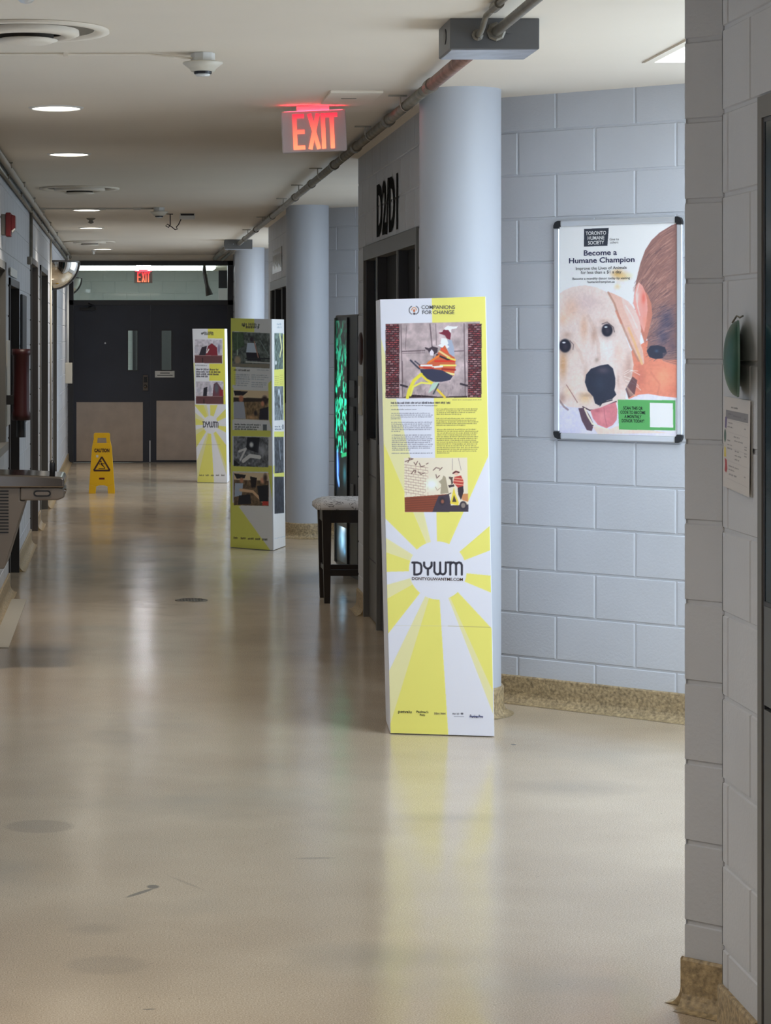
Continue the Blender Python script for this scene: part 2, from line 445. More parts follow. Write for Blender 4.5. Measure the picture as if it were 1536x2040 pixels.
# ------------------------------------------------------------------ alcove ceiling light panels
pl_lab = ['bright rectangular ceiling light panel in the alcove nearest the camera',
          'rectangular ceiling light panel in the alcove with the vending machine',
          'rectangular ceiling light panel in the farthest alcove']
for (x0, x1, y0, y1), s, lab in zip(PANELS, L_PANEL, pl_lab):
    t = thing('ceiling_light_panel', lab, 'ceiling light', ((x0+x1)/2, (y0+y1)/2, CEIL), group='alcove ceiling light panels')
    hx, hy = (x1-x0)/2, (y1-y0)/2
    MB().box((-hx+.002, -hy+.002, 0.06), (hx-.002, hy-.002, 0.075)).build('diffuser', emission('daylight_diffuser', (0.76, 0.88, 1.0, 1), s), t)
    f = MB()
    for a, c in (((-hx-.035, -hy-.035, -.008), (hx+.035, -hy, .0)), ((-hx-.035, hy, -.004), (hx+.035, hy+.035, .0)),
                 ((-hx-.035, -hy, -.008), (-hx, hy, .0)), ((hx, -hy, -.008), (hx+.035, hy, .0))): f.box(a, c)
    f.build('trim_frame', M['ceil'], t)

t = thing('ceiling_light_panel', 'added warm rectangular fill panel above the camera, out of view', 'ceiling light', (0.3, 3.0, CEIL))  # unseen panel added to warm and brighten the near walls
MB().box((-.6, -1.3, -.02), (.6, 1.3, -.01)).build('diffuser', emission('warm_fill', (1.0, 0.90, 0.76, 1), L_FILL), t)
MB().box((-.64, -1.34, -.012), (.64, 1.34, 0)).build('housing', M['white'], t)
# ------------------------------------------------------------------ corridor ceiling fittings
dl_y = [(-0.338, 11.5), (-0.344, 14.4), (-0.340, 20.7), (-0.350, 24.1), (-0.290, 29.9), (-0.34, 5.4), (-0.34, 2.2)]  # last two are added out of view to light the near floor
dl_lab = ['nearest lit round ceiling downlight, large oval at upper left', 'second lit round ceiling downlight from the camera',
          'third lit round ceiling downlight, just behind the ceiling cable', 'fourth lit round ceiling downlight, beyond the small dark sprinkler',
          'farthest lit round ceiling downlight, just above the door transom', 'added ceiling downlight brightening the near floor, out of view', 'added fill downlight above the camera, out of view']
m_down = emission('downlight_lens', (1.0, 0.93, 0.80, 1), L_DOWN)
def down_beam(parent, y):
    l = bpy.data.lights.new('beam', 'SPOT'); l.energy = P_NEAR_FILL if y < 8 else P_DOWN; l.color = (1.0, 0.90, 0.76)
    l.spot_size = math.radians(125); l.spot_blend = 1.0; l.shadow_soft_size = 0.10
    o = bpy.data.objects.new('beam', l); COL.objects.link(o); o.parent = parent; o.location = (0, 0, -.02)
t0 = thing('ceiling_downlight', dl_lab[0], 'ceiling light', (dl_y[0][0], dl_y[0][1], CEIL), group='round ceiling downlights')
MB().lathe([(0.0, -0.004), (0.118, -0.004)], n=40).build('lens', m_down, t0)
MB().lathe([(0.118, -0.001), (0.118, -0.008), (0.126, -0.008), (0.136, -0.001)], n=40).build('trim_ring', M['white'], t0, smooth=True)
for (x, y), lab in zip(dl_y[1:], dl_lab[1:]): down_beam(copy_tree(t0, (x, y, CEIL), lab), y)
down_beam(t0, 11.5)

# round supply air diffusers
def diffuser_proto(loc, label):
    t = thing('round_air_diffuser', label, 'air vent', loc, group='round ceiling air diffusers')
    MB().lathe([(0.300, -0.001), (0.302, -0.010), (0.262, -0.011), (0.245, -0.001)], n=64).build('outer_ring', M['ceil'], t, smooth=True)
    MB().lathe([(0.0, -0.0015), (0.25, -0.0015)], n=64).build('throat_shade', mat('diffuser_throat_shade', (0.20, 0.175, 0.14, 1), 0.8), t)  # dark colour stands in for shade inside the diffuser; ceiling is solid
    MB().lathe([(0.190, -0.002), (0.192, -0.018), (0.172, -0.026), (0.140, -0.027), (0.132, -0.014)], n=64).build('middle_ring', M['ceil'], t, smooth=True)
    MB().lathe([(0.098, -0.002), (0.098, -0.036)], n=48).build('dark_slot', mat('diffuser_slot_shade', (0.03, 0.022, 0.015, 1), 0.8), t)  # near-black band painted for the shaded gap around the cone
    MB().lathe([(0.100, -0.034), (0.114, -0.038), (0.08, -0.050), (0.0, -0.054)], n=64).build('centre_cone', M['ceil'], t, smooth=True)
    return t
d0 = diffuser_proto((-0.36, 8.6, CEIL), 'large round cream air diffuser at top left, nearest the camera')
copy_tree(d0, (-0.345, 17.7, CEIL), 'round cream air diffuser between the second and third downlights')
copy_tree(d0, (-0.42, 27.6, CEIL), 'farthest round cream air diffuser, near the end doors')

# smoke detectors
def smoke(loc, label):
    t = thing('smoke_detector', label, 'smoke detector', loc, group='ceiling smoke detectors')
    MB().lathe([(0.0, 0), (0.048, 0), (0.048, -0.034), (0.0, -0.034)], n=8).build('back_box', M['white'], t, bevel=0.002)
    hd = MB().lathe([(0.03, -0.033), (0.078, -0.036), (0.079, -0.041), (0.058, -0.058), (0.053, -0.061), (0.047, -0.072), (0.0, -0.073)], n=40).build('head', mat('detector_cream', (0.66, 0.62, 0.53, 1), 0.4), t, smooth=True)
    MB().lathe([(0.0, -0.073), (0.036, -0.073), (0.034, -0.082), (0.0, -0.082)], n=24).build('sensing_slots', M['black'], hd)
    MB().lathe([(0.0, -0.082), (0.030, -0.082), (0.026, -0.090), (0.0, -0.091)], n=24).build('cap', M['white'], hd, smooth=True)
    return t
s0 = smoke((0.305, 9.30, CEIL), 'cream smoke detector hanging nearest the camera, left of the exit sign')
copy_tree(s0, (0.29, 20.35, CEIL), 'distant smoke detector beside the ceiling junction box with loose wires')

# cable runs to the detectors
c = MB(); c.tube([(XL, 9.29, CEIL-.006), (-0.3, 9.285, CEIL-.006), (0.10, 9.285, CEIL-.007), (0.19, 9.26, CEIL-.02), (0.262, 9.28, CEIL-.022)], .0045, 8)
c.box((-0.245, 9.275, CEIL-.016), (-0.225, 9.295, CEIL))
tag(c.build('ceiling_cable', M['ceil'], smooth=False), 'thin painted cable clipped across the ceiling to the near smoke detector', 'cable')
c = MB(); c.tube([(XL, 20.4, CEIL-.008), (0.25, 20.38, CEIL-.008)], .007, 8)
for x in (-.72, -.2, .1): c.box((x-.03, 20.37, CEIL-.02), (x+.03, 20.41, CEIL))
tag(c.build('ceiling_cable', M['paintedpipe']), 'painted conduit across the ceiling to the distant smoke detector', 'cable')

# junction box with loose wires
jb = thing('ceiling_junction_box', 'small pale ceiling box with loose dark wires hanging down', 'electrical box', (0.56, 21.4, CEIL))
MB().box((-.068, -.06, -.05), (.068, .06, 0)).build('housing', M['white'], jb, bevel=.003)
MB().box((-.06, -.064, -.018), (.06, -.058, -.002)).build('dark_slot', M['black'], jb)
wr = MB()
wr.tube([(-.155, -.02, 0), (-.155, -.02, -.10), (-.17, -.02, -.125), (-.195, -.02, -.11), (-.18, -.02, -.095), (-.14, -.02, -.12), (-.11, -.02, -.145), (-.09, -.02, -.14), (-.10, -.02, -.12), (-.08, -.02, -.10), (-.055, -.02, -.045)], .005, 6)
wr.tube([(-.19, -.02, 0), (-.13, -.02, -.004)], .006, 6)
wr.build('loose_wire', M['wood'], jb)

# sprinkler heads
def sprinkler(loc, label, m, r=0.03):
    t = thing('ceiling_sprinkler', label, 'sprinkler', loc, group='ceiling sprinkler heads')
    MB().lathe([(0, 0), (r*1.1, 0), (r, -.008), (r*.45, -.02), (r*.45, -.03)], n=20).build('rose', m, t, smooth=True)
    MB().lathe([(r*.3, -.026), (r*.75, -.036), (r*.3, -.05), (0, -.052)], n=20).build('deflector', m, t, smooth=True)
    return t
sp = sprinkler((-0.325, 22.2, CEIL), 'small dark sprinkler head between the third and fourth downlights', M['conduit'], .04)
sprinkler((-0.41, 30.4, CEIL), 'tiny white sprinkler head just before the end doors', M['white'], .03)
t = thing('ceiling_dome_sensor', 'small pale blue grey dome sensor cut by the top edge', 'sensor', (-0.318, 7.55, CEIL))
MB().lathe([(0, 0), (.036, 0), (.036, -.018), (.031, -.036), (.018, -.049), (0, -.053)], n=28).build('dome', M['alu'], t, smooth=True)

# ceiling access plate next to the exit sign
t = thing('ceiling_access_plate', 'thin painted access plate on the ceiling right of the exit sign', 'access panel', (1.05, 10.98, CEIL))
MB().box((-.12, -.28, -.012), (.12, .24, 0)).build('plate', M['ceil'], t, bevel=.002)
MB().box((-.05, -.05, -.014), (.02, -.03, -.011)).build('catch', M['conduit'], t)

# ------------------------------------------------------------------ exit signs
m_exit = bpy.data.materials.new('red_led_letters'); m_exit.use_nodes = True
nt = m_exit.node_tree; nt.nodes.clear()
e = nt.nodes.new('ShaderNodeEmission'); o_ = nt.nodes.new('ShaderNodeOutputMaterial'); tc = nt.nodes.new('ShaderNodeTexCoord'); sx = nt.nodes.new('ShaderNodeSeparateXYZ')
rp = nt.nodes.new('ShaderNodeValToRGB'); mr = nt.nodes.new('ShaderNodeMapRange')
nt.links.new(tc.outputs['Object'], sx.inputs[0]); nt.links.new(sx.outputs['Z'], mr.inputs['Value'])
mr.inputs['From Min'].default_value = -.215; mr.inputs['From Max'].default_value = -.04
rp.color_ramp.elements[0].color = (1.0, 0.20, 0.10, 1); rp.color_ramp.elements[1].color = (1.0, 0.02, 0.045, 1)
nt.links.new(mr.outputs[0], rp.inputs[0]); nt.links.new(rp.outputs[0], e.inputs[0]); e.inputs[1].default_value = L_EXIT*0.35
nt.links.new(e.outputs[0], o_.inputs[0])
m_exitglow = emission('red_glow_strip', (1.0, 0.03, 0.06, 1), L_EXIT*5)
M['signface'] = mat('exit_sign_housing', (0.62, 0.54, 0.54, 1), 0.45)
def exit_sign(loc, label, roll=0.0, scale=1.0):
    t = thing('exit_sign', label, 'exit sign', loc, (0, roll, 0), group='red lit exit signs')
    t.scale = (scale,)*3
    MB().box((-.155, -.025, -.225), (.155, .025, -.027)).build('housing', M['signface'], t, bevel=.006, seg=3)
    MB().box((-.078, -.003, -.027), (.078, .03, -.0)).build('canopy', M['signface'], t, bevel=.003)
    lt = MB(); y0, y1 = -.029, -.024; zt, zb = -.042, -.212
    def bar(p, q, w):
        p = Vector(p); q = Vector(q); d = (q-p).normalized(); n = Vector((-d.y, d.x))*w/2
        P = [(p+n), (q+n), (q-n), (p-n)]; lt.prism([(v.x, y0, v.y) for v in P], (0, y1-y0, 0))
    w = .019
    xE = -.103; bar((xE+w/2, zt), (xE+w/2, zb), w)
    for z in (zt-w/2, (zt+zb)/2, zb+w/2): bar((xE, z), (xE+.056, z), w)
    xX = -.022; bar((xX-.0, zt), (xX+.042, zb), w); bar((xX+.042, zt), (xX, zb), w)
    bar((.044, zt), (.044, zb), w)
    xT = .086; bar((xT, zt), (xT, zb), w); bar((xT-.029, zt-w/2), (xT+.027, zt-w/2), w)
    lt.build('exit_letters', m_exit, t)
    ed = MB().box((-.14, -.013, -.0268), (.14, -.005, -.0258)); ed.build('added_glow_strip', m_exitglow, t)  # hidden strip added on the housing to throw red glow on the ceiling
    return t
ex = exit_sign((0.905, 11.40, CEIL), 'large red lit exit sign hanging from the near ceiling beside the pipe', -math.radians(2.4))
exit_sign((0.262, 34.55, 2.690), 'small distant red exit sign seen through the transom glass', 0, .86)

# ------------------------------------------------------------------ overhead conduits and pull boxes on the right
PX, PZ = 1.300, 2.772
def conduit_pipe():
    t = thing('overhead_conduit', 'long grey metal conduit running under the ceiling down the corridor', 'pipe', (PX, 8.3, PZ))
    MB().tube([(0, 0.30, 0), (0, 18.7, 0)], .024, 20).build('pipe', M['conduit'], t, smooth=True)
    MB().tube([(0, 0.29, 0), (0, 1.85, 0)], .0265, 20).build('red_primed_length', M['conduitred'], t, smooth=True)['label'] = 'red oxide coloured length of conduit'
    for y in (1.75, 3.36, 5.0, 6.4, 8.2, 9.8, 12.6, 15.2, 17.4):
        c = MB(); c.tube([(0, y-.05, 0), (0, y+.05, 0)], .031, 16); c.build('coupling', M['conduit'], t, smooth=False)
    for y in (.55, 2.6, 4.2, 5.7, 7.3, 9.0, 10.7, 13.6, 16.2):
        c = MB(); c.lathe([(.029, -.012), (.029, .012)], c=(0, y, 0), ax=(0, 1, 0), n=20)
        c.box((-.085, y-.012, .040), (.0, y+.012, .047)); c.box((-.033, y-.012, 0), (-.027, y+.012, .046))
        c.build('strap', M['paintedpipe'], t)
    return t
conduit_pipe()
t = thing('overhead_conduit', 'grey metal conduit passing over the camera side into the near ceiling box', 'pipe', (PX, 8.24, PZ))
MB().tube([(0, .04, 0), (0, -9.0, 0)], .0175, 20).build('pipe', M['conduit'], t, smooth=True)
MB().lathe([(0, .0), (.034, .0), (.034, -.012), (.027, -.018), (.018, -.018)], c=(0, .045, 0), ax=(0, 1, 0), n=8).build('locknut', M['conduit'], t)
t = thing('overhead_conduit', 'thin elbowed conduit entering the near ceiling box left of the big pipe', 'pipe', (1.235, 8.24, PZ))
MB().tube([(0, .03, -.012), (0, -.03, -.012), (.0, -.08, .0), (.0, -.16, .028), (0, -.3, .031), (0, -8, .031)], .0105, 14).build('pipe', M['conduit'], t, smooth=True)
MB().tube([(0, -.33, .031), (0, -.45, .031)], .017, 12).build('coupling', M['conduit'], t)
MB().lathe([(0, .0), (.021, .0), (.021, -.012), (.012, -.016)], c=(0, .045, -.012), ax=(0, 1, 0), n=8).build('locknut', M['conduit'], t)
def pull_box(loc, label, full=True):
    t = thing('ceiling_pull_box', label, 'electrical box', loc, group='grey ceiling pull boxes')
    MB().box((-.157, 0, -.108), (.157, .30, 0)).build('body', M['greybox'], t, bevel=.003)
    MB().box((-.150, .008, -.111), (.150, .292, -.107)).build('cover_plate', M['galv'], t)
    k = MB()
    k.lathe([(0, -.002), (.02, -.002), (.02, .002)], c=(.05, -.002, -.035), ax=(0, 1, 0), n=20)
    k.build('knockout', M['greybox'], t)
    MB().lathe([(0, -.002), (.028, -.002), (.028, .002)], c=(-.158, .12, -.05), ax=(1, 0, 0), n=16).build('side_knockout', M['black'], t)
    for x in (-.06, .032): MB().lathe([(0, -.004), (.005, -.004), (.005, .002)], c=(x, -.001, -.053), ax=(0, 1, 0), n=10).build('screw', M['galv'], t)
    return t
p0 = pull_box((1.296, 8.28, CEIL), 'large dark grey steel pull box on the near ceiling at top right')
copy_tree(p0, (1.296, 27.0, CEIL), 'distant grey pull box where the long ceiling conduit ends')
t = thing('overhead_conduit', 'short bundle of conduits between the distant pull box and end doors', 'pipe', (1.25, 27.3, 2.77))
MB().tube([(-.04, 0, 0), (-.04, 4.65, 0)], .03, 14).build('pipe', M['conduit'], t, smooth=True)
MB().tube([(.06, 0, -.02), (.06, 4.65, -.02)], .02, 14).build('branch_pipe', M['conduit'], t, smooth=True)

# conduits along the left wall
def left_conduit(x, z, r, label, m):
    t = thing('wall_conduit', label, 'pipe', (x, 0, z))
    MB().tube([(0, 5.8, 0), (0, 31.9, 0)], r, 12).build('pipe', m, t, smooth=True)
    for y in (13.2, 15.0, 16.9, 18.8, 20.9, 22.8, 25.0, 27.4, 29.6):
        c = MB(); c.box((-abs(x-XL), y-.015, r-.002), (r+.01, y+.015, r+.006)); c.box((r-.001, y-.015, -.01), (r+.006, y+.015, r+.004)); c.build('strap', m, t)
    return t
left_conduit(-0.748, 2.785, .022, 'upper painted conduit along the top of the left wall', M['paintedpipe'])
left_conduit(-0.760, 2.715, .014, 'lower thin dark conduit along the top of the left wall', M['conduit'])
t = thing('wall_conduit', 'short vertical conduit with a hooked end on the left wall', 'pipe', (XL+.02, 18.9, 2.3))
MB().tube([(0, .1, .42), (0, .1, .08), (0, .06, .03), (0, -.08, .01)], .014, 12).build('pipe', M['conduit'], t, smooth=True)
MB().box((-.02, -.2, -.02), (.012, -.06, .04)).build('end_box', M['conduit'], t, bevel=.004)
t = thing('wall_conduit', 'white vertical conduit at the left end of the door wall', 'pipe', (XL+.03, 30.6, 0))
MB().tube([(0, 0, 1.36), (0, 0, 2.8)], .018, 12).build('pipe', M['white'], t, smooth=True)
MB().box((-.03, -.03, 1.10), (.06, .05, 1.37)).build('switch_box', M['paintedpipe'], t, bevel=.004)
t = thing('wall_conduit', 'painted vertical conduit beside the third left doorway', 'pipe', (XL+.01, 24.3, 0))
MB().tube([(0, 0, .2), (0, 0, 2.7)], .012, 10).build('pipe', M['paintedpipe'], t, smooth=True)

# ------------------------------------------------------------------ left wall openings
def left_window():
    t = struct(bpy.data.objects.new('window_1', None)); COL.objects.link(t); t.location = (XL, 0, 0)
    y0, y1, z0, z1 = 12.6, 15.15, 0.98, 2.18
    f = MB()
    f.box((-.12, y0, z0), (.015, y0+.06, z1)); f.box((-.12, y1-.10, z0), (.015, y1, z1)); f.box((-.12, y0, z1-.05), (.015, y1, z1)); f.box((-.12, y0, z0), (.03, y1, z0+.05))
    f.box((-.10, y0+.06, 1.78), (-.02, y1-.1, 1.82)); f.build('window_frame', M['framegrey'], t)
    MB().box((-.08, y0+.06, z0+.05), (-.07, y1-.1, z1-.05)).build('glass_pane', M['glass'], t)
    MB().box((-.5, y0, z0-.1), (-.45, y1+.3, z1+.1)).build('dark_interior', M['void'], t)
left_window()
def left_door(n, y0, y1, z1, leafm, dark, rec=.10):
    t = struct(bpy.data.objects.new('door_%d' % n, None)); COL.objects.link(t); t.location = (XL, 0, 0)
    f = MB(); f.box((-.16, y0, 0), (.012, y0+.05, z1)); f.box((-.16, y1-.05, 0), (.012, y1, z1)); f.box((-.16, y0, z1-.05), (.012, y1, z1))
    f.build('door_frame', dark, t)
    MB().box((-rec-.04, y0+.05, .01), (-rec, y1-.05, z1-.05)).build('door_leaf', leafm, t)
    h = MB(); h.tube([(-rec, y0+.13, 1.0), (-rec+.05, y0+.13, 1.0), (-rec+.05, y0+.24, 1.0)], .01, 8); h.build('door_handle', M['alu'], t)
left_door(1, 15.75, 17.1, 2.10, M['void'], M['frame'])
left_door(2, 19.35, 20.75, 2.36, M['slate'], mat('brown_grey_frame', (.10, .085, .08, 1), .5), .14)
left_door(3, 21.5, 23.4, 2.36, M['framegrey'], M['framegrey'])
left_door(4, 25.2, 26.4, 2.36, M['framegrey'], M['framegrey'])
t = tag(MB().box((XL+.013, 15.7, 2.112), (XL+.018, 16.6, 2.168)).build('door_number_plate', M['white']), 'small white plate above the first dark doorway on the left wall', 'sign')
# narrow dark strip and notice on the left wall
t = tag(MB().box((XL+.0005, 17.45, 1.05), (XL+.02, 18.15, 2.02)).build('notice_board', M['black'], bevel=.008), 'narrow black board with rounded top on the left wall past the dark door', 'notice board')
tag(MB().box((XL+.0005, 15.3, 1.12), (XL+.012, 15.7, 1.68)).build('wall_plate', M['paintedpipe'], bevel=.004), 'cream plate on the left wall behind the dark red cylinder', 'plate')

# red flared cylinder
yy = 15.2; ss = F_PX/yy
xc = (42-250)/ss
t = thing('fire_extinguisher', 'dark red cylinder with flared ends and black base on the left wall', 'fire extinguisher', (xc, yy, 0))
zt = Z_at(695, yy); zb = Z_at(837, yy)
MB().lathe([(0, zt), (.060, zt), (.061, zt-.035), (.054, zt-.045), (.053, zt-.2), (.055, zb+.06), (.060, zb+.045), (.061, zb+.002), (.055, zb), (0, zb)], n=36).build('shell', M['red'], t, smooth=True)
MB().lathe([(0, zb), (.029, zb), (.030, zb-.11), (0, zb-.112)], n=20).build('black_neck', M['black'], t)
MB().box((XL-xc, -.03, zb+.1), (-.04, .03, zb+.16)).build('wall_bracket', M['black'], t)

# fire alarm strobe
t = thing('fire_alarm', 'small red fire alarm strobe high on the left wall', 'fire alarm', (XL, 14.85, Z_at(448, 14.85)))
MB().box((0, -.055, -.065), (.03, .055, .065)).build('back_box', M['framegrey'], t, bevel=.003)
MB().box((.028, -.065, -.075), (.062, .065, .075)).build('housing', M['firered'], t, bevel=.006)
MB().prism([(.062, -.055, .065), (.088, -.055, .055), (.088, -.055, -.02), (.062, -.055, -.04)], (0, .11, 0)).build('horn_grille', M['firered'], t, bevel=.002)
MB().prism([(.062, -.05, -.022), (.086, -.05, -.018), (.084, -.05, -.035), (.068, -.05, -.052)], (0, .10, 0)).build('strobe_lens', M['white'], t)

# convex mirror at the left wall
def dome_mirror(loc, r, label):
    t = thing('convex_mirror', label, 'mirror', loc, group='quarter dome safety mirrors')
    n, k = 24, 12; mb = MB(); vs = []
    for j in range(k+1):                # polar angle from straight down
        ph = PI/2*j/k
        for i in range(n+1):
            th = -PI/2+PI*i/n
            vs.append((r*math.sin(ph)*math.cos(th), r*math.sin(ph)*math.sin(th), -r*math.cos(ph)))
    mb.add(vs, [(j*(n+1)+i, j*(n+1)+i+1, (j+1)*(n+1)+i+1, (j+1)*(n+1)+i) for j in range(k) for i in range(n)])
    d = mb.build('mirror_dome', M['chrome'], t, smooth=True)
    rim = MB(); rim.tube([(r*math.sin(a)*1.01, .04, -r*math.cos(a)*1.01) for a in [PI/2*q/16 for q in range(17)]], .013, 8)
    rim.tube([(r*math.cos(-PI/2+PI*i/20), r*math.sin(-PI/2+PI*i/20), .0) for i in range(21)], .010, 8)
    rim.build('rim', M['greybox'], t, smooth=True)
    return t
dome_mirror((XL, 25.0, 2.50), .285, 'quarter dome safety mirror high on the left wall before the end doors')
dome_mirror((-1.2+.02, 33.4, 2.56), .26, 'second dome mirror seen through the transom glass at left').location = (-0.90, 34.2, 2.56)

# ------------------------------------------------------------------ end double doors
YD = 32.0
def end_doors():
    t = struct(bpy.data.objects.new('door_5', None)); COL.objects.link(t); t.location = (0, YD, 0)
    f = MB(); z1 = 2.735
    f.box((-.80, -.03, 0), (-.705, .12, z1)); f.box((1.385, -.03, 0), (1.47, .12, z1)); f.box((-.80, -.03, 2.675), (1.47, .12, z1)); f.box((-.80, -.03, 2.135), (1.47, .12, 2.205))
    f.build('door_frame', M['frame'], t, bevel=.003)
    MB().box((-.705, .03, 2.205), (1.385, .038, 2.675)).build('transom_glass', M['glass'], t)
    def leaf(x0, x1, wx0, wx1):
        z0, wz0, wz1, zz = .004, 1.257, 1.79, 2.136
        b = MB(); b.box((x0, 0, z0), (x1, .045, wz0)); b.box((x0, 0, wz1), (x1, .045, zz)); b.box((x0, 0, wz0), (wx0, .045, wz1)); b.box((wx1, 0, wz0), (x1, .045, wz1))
        lf = b.build('door_leaf', M['doorpaint'], t)
        q = MB(); w = .014
        for a, c in (((wx0-w, -.008, wz0-w), (wx0, .0, wz1+w)), ((wx1, -.008, wz0-w), (wx1+w, .0, wz1+w)), ((wx0, -.008, wz0-w), (wx1, .0, wz0)), ((wx0, -.008, wz1), (wx1, .0, wz1+w))): q.box(a, c)
        q.build('vision_frame', M['frame'], lf)
        MB().box((wx0, .02, wz0), (wx1, .026, wz1)).build('vision_glass', M['glass'], lf)
        return lf
    l = leaf(-.706, .3405, .035, .160); r = leaf(.3415, 1.386, .49, .62)
    MB().box((-.665, -.006, .02), (.235, 0, .82)).build('kick_plate', M['kick'], l)
    MB().box((.42, -.006, .035), (1.33, 0, .84)).build('kick_plate', M['kick'], r)
    MB().box((.235, -.03, .98), (.305, -.0, 1.19)).build('lever_lock', M['steel'], l, bevel=.004)['label'] = 'steel lock set'
    MB().box((.247, -.034, 1.09), (.293, -.029, 1.165)).build('lock_recess', M['black'], l)
    MB().lathe([(0, 0), (.02, 0), (.024, -.03), (0, -.035)], c=(.27, -.03, 1.035), ax=(0, 1, 0), n=16).build('lock_knob', M['steel'], l, smooth=True)
    c = MB(); c.box((-.62, -.055, 2.065), (-.40, 0, 2.105)); c.tube([(-.5, -.06, 2.11), (-.42, -.16, 2.13), (-.50, -.05, 2.16)], .008, 6); c.build('door_closer', M['black'], l)
    MB().box((.325, -.004, .012), (.338, .0, .30)).build('edge_seal', M['alu'], l)
    MB().lathe([(0, 0), (.012, 0), (.010, -.006), (0, -.007)], c=(-.275, 0, 1.62), ax=(0, 1, 0), n=12).build('viewer', M['alu'], l)
    MB().box((.40, -.004, 1.155), (.665, -.0, 1.245)).build('door_notice', M['white'], r)
    for (xa, xb, z) in ((.47, .60, 1.215), (.43, .64, 1.185)): MB().box((xa, -.005, z-.006), (xb, -.0035, z+.006)).build('notice_writing', M['inkgrey'], r)
end_doors()
t = struct(bpy.data.objects.new('door_9', None)); COL.objects.link(t); t.location = (0, 39.95, 0)  # lobby door added to darken the view through the vision panes
MB().box((.17, -.02, .02), (1.10, .03, 2.1)).build('door_leaf', M['slate'], t)
f = MB(); f.box((.12, -.04, 0), (.17, .04, 2.15)); f.box((1.10, -.04, 0), (1.15, .04, 2.15)); f.box((.12, -.04, 2.1), (1.15, .04, 2.15)); f.build('door_frame', M['frame'], t)
# lobby beyond
t = thing('ceiling_light_strip', 'long bright ceiling light seen through the transom glass', 'ceiling light', (0.2, 37.2, CEIL))
MB().box((-1.2, -.6, -.05), (1.2, .6, -.005)).build('diffuser', emission('lobby_tube', (0.92, 1.0, 0.98, 1), L_FAR), t)
t = thing('emergency_light', 'white lit emergency light above the distant exit sign', 'emergency light', (0.265, 34.95, CEIL))
MB().box((-.11, -.05, -.13), (.11, .05, -.03)).build('lamp_head', emission('white_lamp', (0.95, .93, 1.0, 1), L_FAR*12), t, bevel=.02)
MB().box((-.12, -.06, -.03), (.16, .06, 0)).build('mount', M['greybox'], t)
t = thing('lobby_picture', 'dark framed picture on the lobby wall seen at the right of the transom', 'picture', (1.42, 36.0, 2.1))
MB().box((0, -.02, .35), (.16, .02, .62)).build('frame', M['black'], t)
MB().box((.0, -.02, 0.1), (.16, .02, .34)).build('notice', M['white'], t)
t = thing('wall_bracket', 'dark curved bracket on the lobby wall seen through the transom', 'bracket', (1.22, 36.5, 2.2))
MB().tube([(0, 0, .62), (.0, 0, .5), (.04, 0, .3), (.08, 0, .15)], [.02, .035, .03, .06], 10).build('arm', M['wood'], t, smooth=True)

# ------------------------------------------------------------------ D wall storefronts on the right
def storefront(n, ys, yo, det):
    t = struct(bpy.data.objects.new('door_%d' % n, None)); COL.objects.link(t); t.location = (XR, 0, 0)
    y1, y0 = ys
    f = MB(); z1 = 2.25
    f.box((-.012, y0, 0), (.10, y0+.05, z1)); f.box((-.012, y1-.03, 0), (.10, y1, z1)); f.box((-.0115, y0+.05, 2.165), (.10, y1-.03, z1-.001))
    for m_ in yo: f.box((-.004, m_-.022, 0), (.08, m_+.022, 2.165))
    f.build('door_frame', M['framegrey'], t)
    edges = [y1-.03]+list(yo)+[y0+.05]
    for i in range(len(edges)-1):
        a, c = edges[i+1]+.022, edges[i]-.022
        MB().box((.05, a, 1.09), (.058, c, 2.165)).build('glass_pane', M['teal'] if i == 0 else M['void'], t)
        if i == 0:
            MB().box((.02, a, 0.01), (.05, c, 1.09)).build('lower_panel', M['panelgrey'], t)
            s = MB(); s.box((.016, a, .865), (.021, c, .873)); s.box((.016, a, .36), (.021, c, .366)); s.build('panel_seam', M['frame'], t)
        else:
            MB().box((.02, a, .01), (.05, c, 1.09)).build('door_leaf', M['frame'], t)
        g = MB(); g.box((.0, a, 1.08), (.06, a+.03, 2.165)); g.box((0, c-.03, 1.08), (.06, c, 2.165)); g.build('glazing_bead', M['frame'], t)
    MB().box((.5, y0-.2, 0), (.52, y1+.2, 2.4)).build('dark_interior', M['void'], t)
    if det:
        MB().box((-.03, 12.95, .0), (.03, 13.66, 2.1)).build('open_door_edge', M['wood'], t) if False else None
storefront(6, (14.38, 11.75), (13.70, 12.66), True)
storefront(7, (23.6, 21.2), (23.0, 22.0), False)
# wall lettering
def wall_text(body, ya, yb, za, zb, label, m):
    t = thing('wall_lettering', label, 'sign', (XR, (ya+yb)/2, (za+zb)/2))
    text('letters', body, (-.002, 0, 0), (0, -1, 0), (-1, 0, 0), abs(ya-yb), zb-za, m, t, bold=0.035, depth=.002)
wall_text('D2/D1', 13.68, 12.62, 2.275, 2.585, 'black D2/D1 lettering above the dark glazed door on the right wall', mat('matt_black_lettering', (0.008, 0.008, 0.008, 1), 0.9, spec=0.05))
# worn marks above the second door
t = thing('wall_notice', 'faded strip of pale paper letters above the farther glazed door', 'sign', (XR, 22.6, 2.42))
MB().box((-.006, -.62, -.10), (-.001, .70, .13)).build('backing', M['panelgrey'], t)
for i, y in enumerate(np.linspace(-.5, .6, 9)): MB().box((-.008, y, -.06+.02*(i % 3)), (-.006, y+.03, .08-.01*(i % 2))).build('letter_stroke', M['paintedpipe'], t)
